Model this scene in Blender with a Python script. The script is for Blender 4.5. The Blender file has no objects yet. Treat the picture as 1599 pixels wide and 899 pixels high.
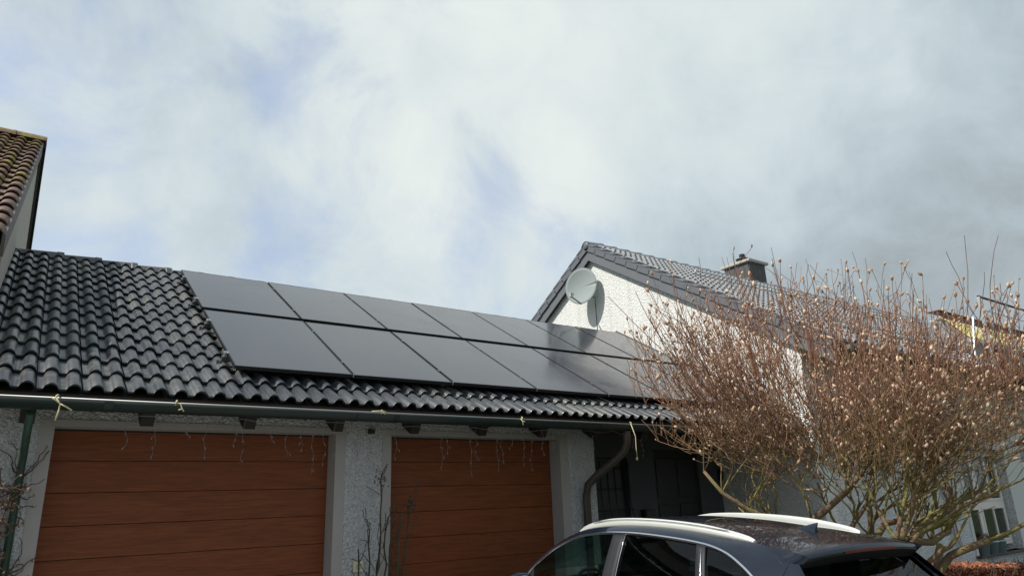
import bpy, bmesh, math, random
import numpy as np
from mathutils import Vector, Matrix
R = math.radians
SC = bpy.context.scene
COL = SC.collection

# ------------------------------------------------------------------ camera
CAMZ = 1.75
PITCH, ROLL, YAW, FPX = R(17.0517), R(-2.1154), R(54.1812), 1093.9
fw = Vector((math.cos(YAW)*math.cos(PITCH), math.sin(YAW)*math.cos(PITCH), math.sin(PITCH)))
rt = Vector((math.sin(YAW), -math.cos(YAW), 0))
up = rt.cross(fw)
r2 = rt*math.cos(ROLL) + up*math.sin(ROLL)
u2 = up*math.cos(ROLL) - rt*math.sin(ROLL)
cd = bpy.data.cameras.new('camera'); cam = bpy.data.objects.new('camera', cd); COL.objects.link(cam)
cam.matrix_world = Matrix(((r2.x, u2.x, -fw.x, 0), (r2.y, u2.y, -fw.y, 0), (r2.z, u2.z, -fw.z, CAMZ), (0, 0, 0, 1)))
cd.sensor_fit = 'HORIZONTAL'; cd.sensor_width = 36.0; cd.lens = FPX/1599*36
cd.clip_start = 0.05; cd.clip_end = 3000
SC.camera = cam

# ------------------------------------------------------------------ sun and sky
SUN_DIR = Vector((1.0, -0.20, -1.13)).normalized()          # the way the light travels
sd = bpy.data.lights.new('sun', 'SUN'); sd.energy = 4.8; sd.angle = R(0.6); sd.color = (1.0, 0.955, 0.88)
so = bpy.data.objects.new('sun', sd); COL.objects.link(so)
so.rotation_euler = SUN_DIR.to_track_quat('-Z', 'Y').to_euler()
SC.view_settings.view_transform = 'Standard'; SC.view_settings.look = 'None'
SC.view_settings.exposure = 0.0; SC.view_settings.gamma = 1.0; SC.view_settings.use_curve_mapping = False

def pix_dir(px, py):
    v = r2*((px-799.5)) - u2*((py-449.5)) + fw*FPX
    return v.normalized()

W = bpy.data.worlds.new('World'); SC.world = W; W.use_nodes = True
nt = W.node_tree; nt.nodes.clear()
def wn(t, **k):
    n = nt.nodes.new(t)
    for a, b in k.items(): setattr(n, a, b)
    return n
wl = nt.links.new
out = wn('ShaderNodeOutputWorld'); bg = wn('ShaderNodeBackground'); bg.inputs['Strength'].default_value = 0.12
wl(bg.outputs[0], out.inputs[0])
sky = wn('ShaderNodeTexSky', sky_type='NISHITA'); sky.sun_disc = False
sky.sun_elevation = math.asin(-SUN_DIR.z); sky.sun_rotation = math.atan2(-SUN_DIR.x, -SUN_DIR.y)
sky.air_density = 1.0; sky.dust_density = 2.0; sky.ozone_density = 2.0
tc = wn('ShaderNodeTexCoord')
def wmath(op, a, b=None, clamp=False):
    n = wn('ShaderNodeMath', operation=op); n.use_clamp = clamp
    for i, v in enumerate((a, b)):
        if v is None: continue
        if isinstance(v, (int, float)): n.inputs[i].default_value = v
        else: wl(v, n.inputs[i])
    return n.outputs[0]
def blob(px, py, c0, c1):
    """smooth spot of cloud around a direction; c0, c1 = angles (deg) of full and zero weight"""
    d = wn('ShaderNodeVectorMath', operation='DOT_PRODUCT'); wl(dirw, d.inputs[0]); d.inputs[1].default_value = pix_dir(px, py)
    m = wn('ShaderNodeMapRange', interpolation_type='SMOOTHERSTEP'); wl(d.outputs['Value'], m.inputs[0])
    m.inputs[1].default_value = math.cos(R(c1)); m.inputs[2].default_value = math.cos(R(c0))
    return m.outputs[0]
def wnoise(scale, detail, rough=.55, loc=(0, 0, 0), dist=0.0, st=(1, 1, 1)):
    mp = wn('ShaderNodeMapping'); wl(tc.outputs['Generated'], mp.inputs[0]); mp.inputs['Location'].default_value = loc; mp.inputs['Scale'].default_value = st
    n = wn('ShaderNodeTexNoise'); wl(mp.outputs[0], n.inputs['Vector'])
    n.inputs['Scale'].default_value = scale; n.inputs['Detail'].default_value = detail; n.inputs['Roughness'].default_value = rough
    n.inputs['Distortion'].default_value = dist
    return n
# the cloud masses wander: bend the direction with noise before placing the masses
nb = wnoise(2.2, 3, .5, (3, 1, 7))
bend = wn('ShaderNodeVectorMath', operation='SCALE')
sb = wn('ShaderNodeVectorMath', operation='SUBTRACT'); wl(nb.outputs['Color'], sb.inputs[0]); sb.inputs[1].default_value = (.5, .5, .5)
wl(sb.outputs[0], bend.inputs[0]); bend.inputs['Scale'].default_value = .30
ad = wn('ShaderNodeVectorMath', operation='ADD'); wl(tc.outputs['Generated'], ad.inputs[0]); wl(bend.outputs[0], ad.inputs[1])
nm = wn('ShaderNodeVectorMath', operation='NORMALIZE'); wl(ad.outputs[0], nm.inputs[0]); dirw = nm.outputs[0]
n1 = wnoise(3.0, 7, .55, (1.3, 4.1, .6), .35)
n2 = wnoise(1.4, 4, .5, (7.3, 2.1, 5.6), .2)
# brightness of the cloud deck
B = wmath('ADD', 0.515, wmath('MULTIPLY', blob(940, 60, 2, 30), .26))
B = wmath('ADD', B, wmath('MULTIPLY', blob(330, 380, 3, 24), .10))
B = wmath('ADD', B, wmath('MULTIPLY', blob(250, 120, 3, 26), .07))
B = wmath('SUBTRACT', B, wmath('MULTIPLY', blob(1560, 330, 3, 34), .11))
B = wmath('SUBTRACT', B, wmath('MULTIPLY', blob(1180, 330, 2, 18), .05))
v1 = wmath('MULTIPLY', wmath('SUBTRACT', n1.outputs['Fac'], .5), .55)
v2 = wmath('MULTIPLY', wmath('SUBTRACT', n2.outputs['Fac'], .5), .22)
n4 = wnoise(7.5, 10, .62, (5.1, .4, 2.2), .5)
v3 = wmath('MULTIPLY', wmath('SUBTRACT', n4.outputs['Fac'], .5), .34)
B = wmath('ADD', wmath('ADD', wmath('ADD', B, v1), v2), v3)
cc = wn('ShaderNodeValToRGB'); wl(B, cc.inputs[0])
e = cc.color_ramp.elements; e[0].position = .25; e[0].color = (.26, .30, .33, 1); e[1].position = .90; e[1].color = (.80, .86, .84, 1)
for p_, c_ in ((.38, (.355, .41, .435, 1)), (.52, (.49, .575, .63, 1)), (.68, (.64, .725, .755, 1))):
    q_ = cc.color_ramp.elements.new(p_); q_.color = c_
cs = wn('ShaderNodeVectorMath', operation='SCALE'); wl(cc.outputs[0], cs.inputs[0]); cs.inputs['Scale'].default_value = 1/0.12
# thin places where the blue shows
n3 = wnoise(4.0, 9, .6, (2.7, 9.1, 3.3), .6)
g = wmath('ADD', wmath('MULTIPLY', blob(110, 320, 1, 10), .16), wmath('MULTIPLY', blob(600, 250, 1, 14), .08))
g = wmath('ADD', g, wmath('MULTIPLY', blob(870, 330, 1, 12), .14))
g = wmath('ADD', g, wmath('MULTIPLY', blob(330, 360, 1, 9), .05))
g = wmath('SUBTRACT', g, wmath('MULTIPLY', blob(1350, 200, 6, 32), .22))
g = wmath('SUBTRACT', g, wmath('MULTIPLY', blob(850, 40, 3, 18), .10))
gm = wn('ShaderNodeMapRange', interpolation_type='SMOOTHSTEP'); wl(wmath('ADD', n3.outputs['Fac'], g), gm.inputs[0])
gm.inputs[1].default_value = .50; gm.inputs[2].default_value = .74; gm.inputs[4].default_value = .44
skb = wn('ShaderNodeMix', data_type='RGBA', blend_type='MULTIPLY'); skb.inputs[0].default_value = 1
wl(sky.outputs[0], skb.inputs[6]); skb.inputs[7].default_value = (1.75, 1.62, 1.75, 1)
mx = wn('ShaderNodeMix', data_type='RGBA'); wl(gm.outputs[0], mx.inputs[0]); wl(cs.outputs[0], mx.inputs[6]); wl(skb.outputs[2], mx.inputs[7])
wl(mx.outputs[2], bg.inputs['Color'])

# ------------------------------------------------------------------ materials
MATS = {}
class NM:
    def __init__(s, name):
        s.m = bpy.data.materials.new(name); s.m.use_nodes = True; s.t = s.m.node_tree; s.b = s.t.nodes['Principled BSDF']; s.o = s.t.nodes['Material Output']
        MATS[name] = s.m; s._c = None
    def n(s, t, **k):
        x = s.t.nodes.new(t)
        for a, b in k.items(): setattr(x, a, b)
        return x
    def l(s, a, b): s.t.links.new(a, b)
    def co(s, kind='Object', sc=(1, 1, 1)):
        if kind == 'World':
            g_ = s.n('ShaderNodeNewGeometry').outputs['Position']
        else:
            g_ = s.n('ShaderNodeTexCoord').outputs[kind]
        mp = s.n('ShaderNodeMapping'); s.l(g_, mp.inputs[0]); mp.inputs['Scale'].default_value = sc
        return mp.outputs[0]
    def noise(s, v, scale, detail=4, rough=.55, dist=0.0):
        x = s.n('ShaderNodeTexNoise'); s.l(v, x.inputs['Vector']); x.inputs['Scale'].default_value = scale
        x.inputs['Detail'].default_value = detail; x.inputs['Roughness'].default_value = rough; x.inputs['Distortion'].default_value = dist
        return x.outputs['Fac']
    def vor(s, v, scale, feat='F1', out='Distance'):
        x = s.n('ShaderNodeTexVoronoi', feature=feat); s.l(v, x.inputs['Vector']); x.inputs['Scale'].default_value = scale
        return x.outputs[out]
    def rnd(s): return s.n('ShaderNodeObjectInfo').outputs['Random']
    def ramp(s, f, stops):
        x = s.n('ShaderNodeValToRGB'); s.l(f, x.inputs[0]); el = x.color_ramp.elements
        el[0].position, el[0].color = stops[0][0], (*stops[0][1], 1); el[1].position, el[1].color = stops[-1][0], (*stops[-1][1], 1)
        for p, c in stops[1:-1]: q = el.new(p); q.color = (*c, 1)
        return x.outputs[0]
    def mix(s, f, a, b, mode='MIX'):
        x = s.n('ShaderNodeMix', data_type='RGBA', blend_type=mode)
        for i, v in ((0, f), (6, a), (7, b)):
            if isinstance(v, (int, float)): x.inputs[i].default_value = v
            elif isinstance(v, tuple): x.inputs[i].default_value = (*v, 1)
            else: s.l(v, x.inputs[i])
        return x.outputs[2]
    def mth(s, op, a, b=0.0, clamp=False):
        x = s.n('ShaderNodeMath', operation=op); x.use_clamp = clamp
        for i, v in enumerate((a, b)):
            if isinstance(v, (int, float)): x.inputs[i].default_value = v
            else: s.l(v, x.inputs[i])
        return x.outputs[0]
    def col(s, c):
        if isinstance(c, tuple): s.b.inputs['Base Color'].default_value = (*c, 1)
        else: s.l(c, s.b.inputs['Base Color'])
    def rough(s, r):
        if isinstance(r, (int, float)): s.b.inputs['Roughness'].default_value = r
        else: s.l(r, s.b.inputs['Roughness'])
    def bump(s, h, strength=.5, dist=.01):
        x = s.n('ShaderNodeBump'); s.l(h, x.inputs['Height']); x.inputs['Strength'].default_value = strength; x.inputs['Distance'].default_value = dist
        if s._c is not None: s.l(s._c, x.inputs['Normal'])
        s._c = x.outputs[0]; s.l(s._c, s.b.inputs['Normal'])
    def set(s, **k):
        for a, v in k.items(): s.b.inputs[a.replace('_', ' ')].default_value = v

def simple(name, c, r=.5, var=.15, nscale=8, metal=0.0, bump=0.0, bs=60, bd=.002):
    m = NM(name); v = m.co('World')
    m.col(m.mix(m.noise(v, nscale, 5), tuple(x*(1-var) for x in c), tuple(min(1, x*(1+var)) for x in c)))
    m.rough(r); m.set(Metallic=metal)
    if bump: m.bump(m.noise(v, bs, 3), bump, bd)
    return m

def roughcast(name, base, grain=26, strength=1.0, dist=.02, dirt=.10, pit=.45):
    m = NM(name); v = m.co('World')
    w = m.noise(v, grain, 2, .5, .9)
    ds = m.vor(v, grain*1.25, 'SMOOTH_F1')
    big = m.noise(v, .7, 5, .6)
    c = m.mix(big, tuple(x*(1-dirt) for x in base), base)
    st = m.noise(m.co('World', (7, 7, .55)), 1.0, 4, .6)
    c = m.mix(m.ramp(st, [(.46, (0, 0, 0)), (.72, (.30, .30, .30))]), c, tuple(x*.5 for x in base))
    h = m.mth('ADD', w, m.mth('MULTIPLY', ds, -.6))
    c = m.mix(m.mth('MULTIPLY', m.ramp(w, [(.36, (1, 1, 1)), (.50, (0, 0, 0))]), pit), c, tuple(x*.45 for x in base))
    m.col(c); m.rough(.95)
    m.bump(h, strength, dist)
    return m
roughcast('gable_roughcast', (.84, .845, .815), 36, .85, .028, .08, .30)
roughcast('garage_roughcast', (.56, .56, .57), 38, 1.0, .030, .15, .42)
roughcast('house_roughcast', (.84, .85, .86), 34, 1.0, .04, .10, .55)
roughcast('neighbour_roughcast', (.34, .29, .25), 30, 1.0, .014, .2)
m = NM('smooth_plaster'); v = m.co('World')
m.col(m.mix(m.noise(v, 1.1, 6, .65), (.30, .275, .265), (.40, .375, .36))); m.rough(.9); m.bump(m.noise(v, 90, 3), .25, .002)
simple('pale_plaster', (.62, .61, .60), .9, .06, 1.5, bump=.2, bs=80)
simple('neighbour_plaster', (.42, .39, .34), .9, .12, 2, bump=.3, bs=60)

def tilemat(name, c0, c1, rough=.34, moss=None, spec=.5):
    m = NM(name); v = m.co('World'); ob = m.co('Object')
    r = m.rnd(); big = m.noise(v, .55, 4, .6); fine = m.noise(v, 26, 4, .65); streak = m.noise(m.co('Object', (30, 3, 10)), 2.0, 4)
    f = m.mth('ADD', m.mth('MULTIPLY', r, .45), m.mth('MULTIPLY', fine, .55))
    c = m.mix(f, c0, c1)
    c = m.mix(m.mth('MULTIPLY', m.mth('GREATER_THAN', m.noise(v, 70, 2), .67), .22), c, tuple(min(1, x*3+.03) for x in c1))
    if name == 'black_tile':
        lich = m.ramp(m.mth('ADD', m.mth('MULTIPLY', m.noise(v, .9, 5, .6), .6), m.mth('MULTIPLY', m.noise(v, 14, 4), .4)), [(.50, (0, 0, 0)), (.60, (1, 1, 1))])
        c = m.mix(m.mth('MULTIPLY', lich, .62), c, (.125, .13, .105))
    if moss:
        mm = m.ramp(m.mth('ADD', m.mth('MULTIPLY', m.noise(v, 3.0, 5, .6), .7), m.mth('MULTIPLY', m.noise(v, 18, 4), .3)), [(.50, (0, 0, 0)), (.62, (1, 1, 1))])
        c = m.mix(mm, c, moss)
    m.col(c)
    m.rough(m.ramp(m.mth('ADD', m.mth('MULTIPLY', m.mth('ADD', m.mth('MULTIPLY', streak, .55), m.mth('MULTIPLY', r, .45)), .6), m.mth('MULTIPLY', big, .4)), [(.3, (rough-.08,)*3), (.7, (rough+.20,)*3)]))
    m.set(Specular_IOR_Level=spec)
    m.bump(m.noise(v, 120, 3, .7), .35, .0025); m.bump(m.noise(m.co('Object', (1, .15, 1)), 45, 3), .15, .004)
    return m
tilemat('black_tile', (.030, .034, .042), (.068, .073, .084), .27)
tilemat('house_tile', (.20, .205, .215), (.30, .305, .315), .40)
tilemat('brown_tile', (.10, .058, .044), (.205, .125, .095), .66)
tilemat('mossy_tile', (.11, .06, .035), (.20, .12, .07), .75, moss=(.26, .24, .03))
simple('ridge_grey', (.075, .08, .085), .5, .25, 6, bump=.3, bs=90)
simple('verge_grey', (.118, .128, .145), .48, .12, 5, bump=.2, bs=90)
simple('verge_brown', (.13, .11, .10), .7, .25, 6)
simple('fascia_grey', (.135, .145, .16), .5, .12, 4)
simple('dark_wood', (.022, .015, .012), .7, .35, 10, bump=.3, bs=40)
simple('soffit_wood', (.06, .045, .038), .8, .3, 7)
simple('gutter_green', (.012, .022, .021), .50, .3, 5, bump=.1, bs=30)
simple('gutter_zinc', (.22, .23, .24), .45, .15, 5, metal=.6)
simple('pipe_brown', (.055, .042, .03), .5, .35, 4)
simple('pipe_green', (.022, .055, .040), .5, .4, 8)
simple('lead_grey', (.12, .11, .105), .6, .3, 9, metal=.2)
simple('chimney_slate', (.078, .076, .075), .7, .35, 14, bump=.4, bs=30)
simple('concrete_cap', (.42, .40, .36), .85, .2, 9, bump=.3, bs=50)
simple('black_metal', (.012, .013, .015), .4, .3, 9)
simple('alu', (.55, .56, .57), .35, .15, 20, metal=.9)
simple('rail_alu', (.16, .17, .17), .4, .2, 20, metal=.8)
simple('panel_frame', (.010, .011, .013), .38, .2, 9)
simple('dish_paint', (.30, .34, .34), .8, .07, 3).set(Specular_IOR_Level=.15)
simple('lnb_cream', (.42, .40, .34), .5, .1, 9)
simple('cord', (.62, .55, .34), .8, .15, 30)
simple('socket_cream', (.62, .56, .38), .5, .1, 9)
simple('lamp_wire', (.17, .16, .155), .5, .2, 30)
simple('lamp_bulb', (.75, .73, .70), .25, .1, 30)
simple('window_frame', (.78, .71, .68), .45, .06, 4)
simple('sill_brown', (.07, .04, .03), .5, .25, 6)
simple('pot_blue', (.36, .48, .50), .5, .1, 9)
simple('soil', (.04, .028, .018), .95, .3, 30)
simple('dry_plant', (.17, .09, .045), .9, .4, 30)
simple('yellow_cladding', (.80, .68, .26), .6, .06, 4)
simple('roof_redbrown', (.13, .05, .035), .6, .3, 10)
simple('white_trim', (.66, .66, .63), .6, .08, 5)
simple('galvanised', (.46, .49, .50), .4, .15, 12, metal=.7)
simple('rail_dark', (.07, .08, .085), .4, .2, 12, metal=.5)
simple('strap_blue', (.04, .13, .28), .7, .2, 20)
simple('ribbon_red', (.28, .12, .10), .8, .2, 20)
simple('porch_wall', (.075, .08, .09), .95, .15, 3, bump=.6, bs=60, bd=.008)  # shade of the roofed recess is put into this wall colour
simple('door_dark', (.020, .018, .019), .5, .3, 6)
simple('iron', (.012, .012, .013), .5, .3, 12)
simple('curtain', (.40, .37, .33), .9, .12, 5)
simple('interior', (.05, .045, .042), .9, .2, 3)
simple('leather', (.03, .031, .033), .55, .2, 14)
simple('dash_grey', (.06, .065, .065), .6, .2, 14)
simple('rubber', (.018, .018, .018), .85, .2, 14)
simple('rim', (.42, .43, .45), .3, .1, 9, metal=.9)
simple('chrome', (.78, .80, .83), .16, .03, 9, metal=1)
simple('satin_rail', (.80, .81, .76), .30, .04, 9, metal=.5)
simple('pillar_black', (.03, .033, .037), .5, .1, 9).set(Specular_IOR_Level=.2)
simple('seal_black', (.008, .008, .009), .6, .1, 9)
simple('brake_red', (.16, .012, .014), .25, .1, 9)
simple('lamp_clear', (.55, .57, .60), .12, .05, 9)
simple('grass', (.045, .07, .02), .95, .4, 3, bump=.6, bs=30, bd=.02)
simple('twig_green', (.045, .042, .025), .8, .4, 15)
simple('twig_brown', (.09, .055, .035), .8, .4, 15)
simple('dead_leaf', (.20, .11, .05), .8, .4, 15)

# garage door: brown wood-grain foil, grain runs along the board
m = NM('door_wood'); v = m.co('World', (.5, 1, 9))
gr = m.noise(v, 6, 7, .65, .6); gr2 = m.noise(m.co('World', (1.2, 1, 40)), 5, 4, .6)
m.col(m.mix(m.ramp(m.mth('ADD', m.mth('MULTIPLY', gr, .55), m.mth('MULTIPLY', gr2, .45)), [(.32, (0, 0, 0)), (.68, (1, 1, 1))]), (.105, .030, .011), (.250, .074, .027)))
m.rough(.5); m.bump(gr2, .12, .002); m.set(Specular_IOR_Level=.2)
simple('door_gap', (.05, .018, .01), .8, .1)

# photovoltaic glass
m = NM('pv_glass'); v = m.co('World')
dust = m.noise(v, 1.2, 7, .7); sp = m.noise(v, 48, 5, .8)
f = m.mth('MULTIPLY', m.mth('ADD', m.mth('MULTIPLY', dust, .5), m.mth('MULTIPLY', sp, .5)), .42)
m.col(m.mix(f, (.010, .014, .032), (.17, .165, .155)))
m.rough(m.ramp(m.mth('ADD', m.mth('MULTIPLY', dust, .5), m.mth('MULTIPLY', sp, .5)), [(.38, (.04, .04, .04)), (.62, (.26, .26, .26))]))
m.set(IOR=1.52); m.bump(sp, .05, .0012)

# car paint: near-black blue metallic under clear coat
m = NM('car_paint'); m.col((.005, .009, .020)); m.set(Metallic=.0, Roughness=.38, Coat_Weight=1.0, Coat_Roughness=.025, Coat_IOR=1.5, Specular_IOR_Level=.08)
v = m.co('Object'); m.b.inputs['Coat Roughness'].default_value = .03
m.rough(m.mth('ADD', m.mth('MULTIPLY', m.noise(v, 400, 1), .2), .28))

def glass(name, tint, rough=0.0, ior=1.5):
    m = NM(name); tr = m.n('ShaderNodeBsdfTransparent'); tr.inputs[0].default_value = (*tint, 1)
    gl = m.n('ShaderNodeBsdfGlossy'); gl.inputs['Roughness'].default_value = rough
    gn = m.n('ShaderNodeNewGeometry'); dt = m.n('ShaderNodeVectorMath', operation='DOT_PRODUCT'); m.l(gn.outputs['Normal'], dt.inputs[0]); m.l(gn.outputs['Incoming'], dt.inputs[1])
    sch = m.mth('ADD', .045, m.mth('MULTIPLY', m.mth('POWER', m.mth('SUBTRACT', 1.0, m.mth('ABSOLUTE', dt.outputs['Value'])), 5.0), .95), True)
    ms = m.n('ShaderNodeMixShader'); m.l(sch, ms.inputs[0]); m.l(tr.outputs[0], ms.inputs[1]); m.l(gl.outputs[0], ms.inputs[2])
    m.t.nodes.remove(m.b); m.l(ms.outputs[0], m.o.inputs['Surface'])
glass('car_glass', (.42, .60, .53)); glass('tinted_glass', (.10, .12, .12)); glass('window_glass', (.75, .78, .78), .01)

# bark and buds
m = NM('bark'); v = m.co('World')
b1 = m.noise(v, 9, 6, .65); b2 = m.noise(v, 2.4, 4, .6)
c = m.mix(b1, (.10, .065, .042), (.29, .185, .115))
c = m.mix(m.ramp(m.mth('ADD', m.mth('MULTIPLY', b1, .4), m.mth('MULTIPLY', b2, .6)), [(.47, (0, 0, 0)), (.60, (1, 1, 1))]), c, (.19, .19, .05))
m.col(c); m.rough(.9); m.bump(m.noise(v, 60, 5, .7), .9, .012)
def mossy_low(m, v, c, green, z0, z1, amt):
    sx = m.n('ShaderNodeSeparateXYZ'); m.l(v, sx.inputs[0]); mr = m.n('ShaderNodeMapRange'); m.l(sx.outputs[2], mr.inputs[0])
    mr.inputs[1].default_value = z1; mr.inputs[2].default_value = z0
    f = m.mth('MULTIPLY', m.mth('MULTIPLY', mr.outputs[0], m.ramp(m.noise(v, 3.5, 4), [(.38, (.15,)*3), (.58, (1, 1, 1))])), amt)
    return m.mix(f, c, green)
m = NM('branch'); v = m.co('World'); b1 = m.noise(v, 4, 4)
m.col(mossy_low(m, v, m.ramp(b1, [(.35, (.10, .06, .038)), (.5, (.20, .125, .068)), (.62, (.19, .16, .065))]), (.22, .205, .05), 1.5, 2.9, .7)); m.rough(.85)
m = NM('twig'); v = m.co('World'); b1 = m.noise(v, 2.2, 4)
m.col(mossy_low(m, v, m.ramp(b1, [(.34, (.11, .046, .030)), (.50, (.26, .125, .075)), (.66, (.32, .19, .105))]), (.19, .17, .05), 1.7, 2.8, .75)); m.rough(.7)
m = NM('bud'); v = m.co('World'); b1 = m.noise(v, 24, 3)
m.col(m.ramp(b1, [(.34, (.20, .10, .065)), (.46, (.36, .20, .12)), (.56, (.58, .40, .26)), (.66, (.76, .62, .46))])); m.rough(.85); m.set(Sheen_Weight=.3)
m = NM('hedge_leaf'); v = m.co('World'); b1 = m.noise(v, 22, 3)
m.col(m.ramp(b1, [(.3, (.10, .032, .018)), (.5, (.26, .085, .040)), (.7, (.42, .17, .085))])); m.rough(.7)
# paving
m = NM('paving'); v = m.co('World')
br = m.n('ShaderNodeTexBrick'); m.l(v, br.inputs['Vector']); br.inputs['Scale'].default_value = 5
br.inputs['Color1'].default_value = (.32, .31, .29, 1); br.inputs['Color2'].default_value = (.42, .40, .38, 1); br.inputs['Mortar'].default_value = (.08, .08, .07, 1)
m.col(m.mix(m.mth('MULTIPLY', m.noise(v, 4, 5), .5), br.outputs[0], (.13, .13, .12))); m.rough(.9); m.bump(br.outputs['Fac'], -.5, .004)

# ------------------------------------------------------------------ mesh helpers
def tag(o, label=None, cat=None, group=None, kind=None):
    if label: o['label'] = label
    if cat: o['category'] = cat
    if group: o['group'] = group
    if kind: o['kind'] = kind
    return o
def empty(name, loc=(0, 0, 0), rot=None):
    o = bpy.data.objects.new(name, None); COL.objects.link(o); o.location = loc; o.empty_display_size = .2
    if rot is not None: o.rotation_euler = rot
    return o
class MB:
    def __init__(s): s.v = []; s.f = []; s.sm = []
    def add(s, vs, fs, smooth=False):
        k = len(s.v); s.v += [tuple(x) for x in vs]; s.f += [tuple(i+k for i in q) for q in fs]; s.sm += [smooth]*len(fs); return s
    def box(s, a, b, M=None):
        (x0, y0, z0), (x1, y1, z1) = a, b
        vs = [Vector(p) for p in ((x0, y0, z0), (x1, y0, z0), (x1, y1, z0), (x0, y1, z0), (x0, y0, z1), (x1, y0, z1), (x1, y1, z1), (x0, y1, z1))]
        if M is not None: vs = [M @ p for p in vs]
        return s.add(vs, [(0, 3, 2, 1), (4, 5, 6, 7), (0, 1, 5, 4), (1, 2, 6, 5), (2, 3, 7, 6), (3, 0, 4, 7)])
    def prism(s, poly, fn):
        """poly: 2-D outline, fn(p, k) -> 3-D point for k = 0, 1 (the two ends)"""
        n = len(poly); vs = [fn(p, 0) for p in poly] + [fn(p, 1) for p in poly]
        return s.add(vs, [tuple(range(n-1, -1, -1)), tuple(range(n, 2*n))] + [(i, (i+1) % n, n+(i+1) % n, n+i) for i in range(n)])
    def tube(s, pts, rad, sides=8, caps=True, smooth=True):
        pts = [Vector(p) for p in pts]; n = len(pts)
        if isinstance(rad, (int, float)): rad = [rad]*n
        ref = Vector((.13, .21, 1)).normalized(); vs = []
        for i, p in enumerate(pts):
            d = (pts[min(i+1, n-1)]-pts[max(i-1, 0)])
            d = d.normalized() if d.length > 1e-9 else Vector((0, 0, 1))
            a = d.cross(ref)
            if a.length < .05: a = d.cross(Vector((1, 0, 0)))
            a.normalize(); b = d.cross(a)
            for k in range(sides):
                t = 2*math.pi*k/sides; vs.append(p + (a*math.cos(t)+b*math.sin(t))*rad[i])
        fs = [(i*sides+k, i*sides+(k+1) % sides, (i+1)*sides+(k+1) % sides, (i+1)*sides+k) for i in range(n-1) for k in range(sides)]
        s.add(vs, fs, smooth)
        if caps and sides > 2:
            k0 = len(s.v)-len(vs)
            s.f += [tuple(k0+i for i in range(sides-1, -1, -1)), tuple(k0+(n-1)*sides+i for i in range(sides))]; s.sm += [False, False]
        return s
    def lathe(s, prof, c, axis=(0, 0, 1), sides=20, smooth=True):
        ax = Vector(axis).normalized(); a = ax.orthogonal().normalized(); b = ax.cross(a); c = Vector(c); vs = []
        for r, h in prof:
            for k in range(sides):
                t = 2*math.pi*k/sides; vs.append(c+ax*h+(a*math.cos(t)+b*math.sin(t))*r)
        n = len(prof)
        return s.add(vs, [(i*sides+k, i*sides+(k+1) % sides, (i+1)*sides+(k+1) % sides, (i+1)*sides+k) for i in range(n-1) for k in range(sides)], smooth)
    def grid(s, rows, smooth=True, close=False):
        n, k = len(rows), len(rows[0]); vs = [p for r in rows for p in r]
        return s.add(vs, [(i*k+j, i*k+j+1, (i+1)*k+j+1, (i+1)*k+j) for i in range(n-1) for j in range(k-1)], smooth)
    def mesh(s, name, mat):
        me = bpy.data.meshes.new(name); me.from_pydata(s.v, [], s.f); me.materials.append(MATS[mat])
        me.polygons.foreach_set('use_smooth', s.sm); me.update(); return me
    def build(s, name, mat, parent=None, loc=None, rot=None, bevel=0.0):
        o = bpy.data.objects.new(name, s.mesh(name, mat)); COL.objects.link(o)
        if parent is not None: o.parent = parent
        if loc is not None: o.location = loc
        if rot is not None: o.rotation_euler = rot
        if bevel:
            b = o.modifiers.new('bevel', 'BEVEL'); b.width = bevel; b.segments = 2; b.limit_method = 'ANGLE'; b.angle_limit = R(40)
        return o
def box(name, a, b, mat, parent=None, bevel=0.0, **k):
    return MB().box(a, b).build(name, mat, parent, bevel=bevel, **k)
def link_copy(src, parent=None):
    c = src.copy(); COL.objects.link(c)
    if parent is not None: c.parent = parent
    return c
def solid(o, th, off=-1):
    md = o.modifiers.new('solid', 'SOLIDIFY'); md.thickness = th; md.offset = off
    return o

# ------------------------------------------------------------------ roof frames
class Slope:
    """a roof plane: x along the eave, s up the slope, h out of the plane"""
    def __init__(s, O, pitch, rz=0.0, flip=False):
        s.O = Vector(O); s.p = pitch; s.M = Matrix.Translation(s.O) @ Matrix.Rotation(rz + (math.pi if flip else 0), 4, 'Z') @ Matrix.Rotation(pitch, 4, 'X')
    def pt(s, x, t, h=0.0): return s.M @ Vector((x, t, h))

def tile_mesh(name, mat, w=.30, L=.375, rolls=2, rh=.046, lift=.034, th=.020, roll_frac=.68, seg=9, gap=.004, notch=.006):
    u = w/rolls; prof = []
    for r in range(rolls):
        x0 = r*u; fl = u*(1-roll_frac)
        prof += [(x0+gap*(r == 0), 0.0), (x0+fl*.5, -.002)]
        for k in range(seg+1):
            t = k/seg; prof.append((x0+fl*.92+t*(u*roll_frac), rh*math.sin(math.pi*t)**.60 if 0 < t < 1 else 0.0))
    prof = [(min(x, w-gap*.3), z) for x, z in prof]
    # a thin dark joint groove along the side lap
    xs = prof; n = len(xs); m_ = MB()
    top = [[(x, y, z+lift*(1-y/L)) for x, z in xs] for y in (0.0, .012, L)]
    top[0] = [(x, .0, z+lift-.004) for x, z in xs]
    m_.grid(top, True)
    front = [[(x, 0.0, z+lift-.004) for x, z in xs], [(x, 0.003, z+lift-th) for x, z in xs]]
    m_.grid(front[::-1], False)
    bot = [[(x, 0.003, z+lift-th) for x, z in xs], [(x, L*.6, z+lift*.4-th) for x, z in xs]]
    m_.grid(bot[::-1], True)
    for i in (0, n-1):
        x, z = xs[i]; m_.add([(x, 0, z+lift-.004), (x, L, z), (x, L, z-th), (x, 0, z+lift-th)], [(0, 1, 2, 3)])
    return m_

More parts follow.
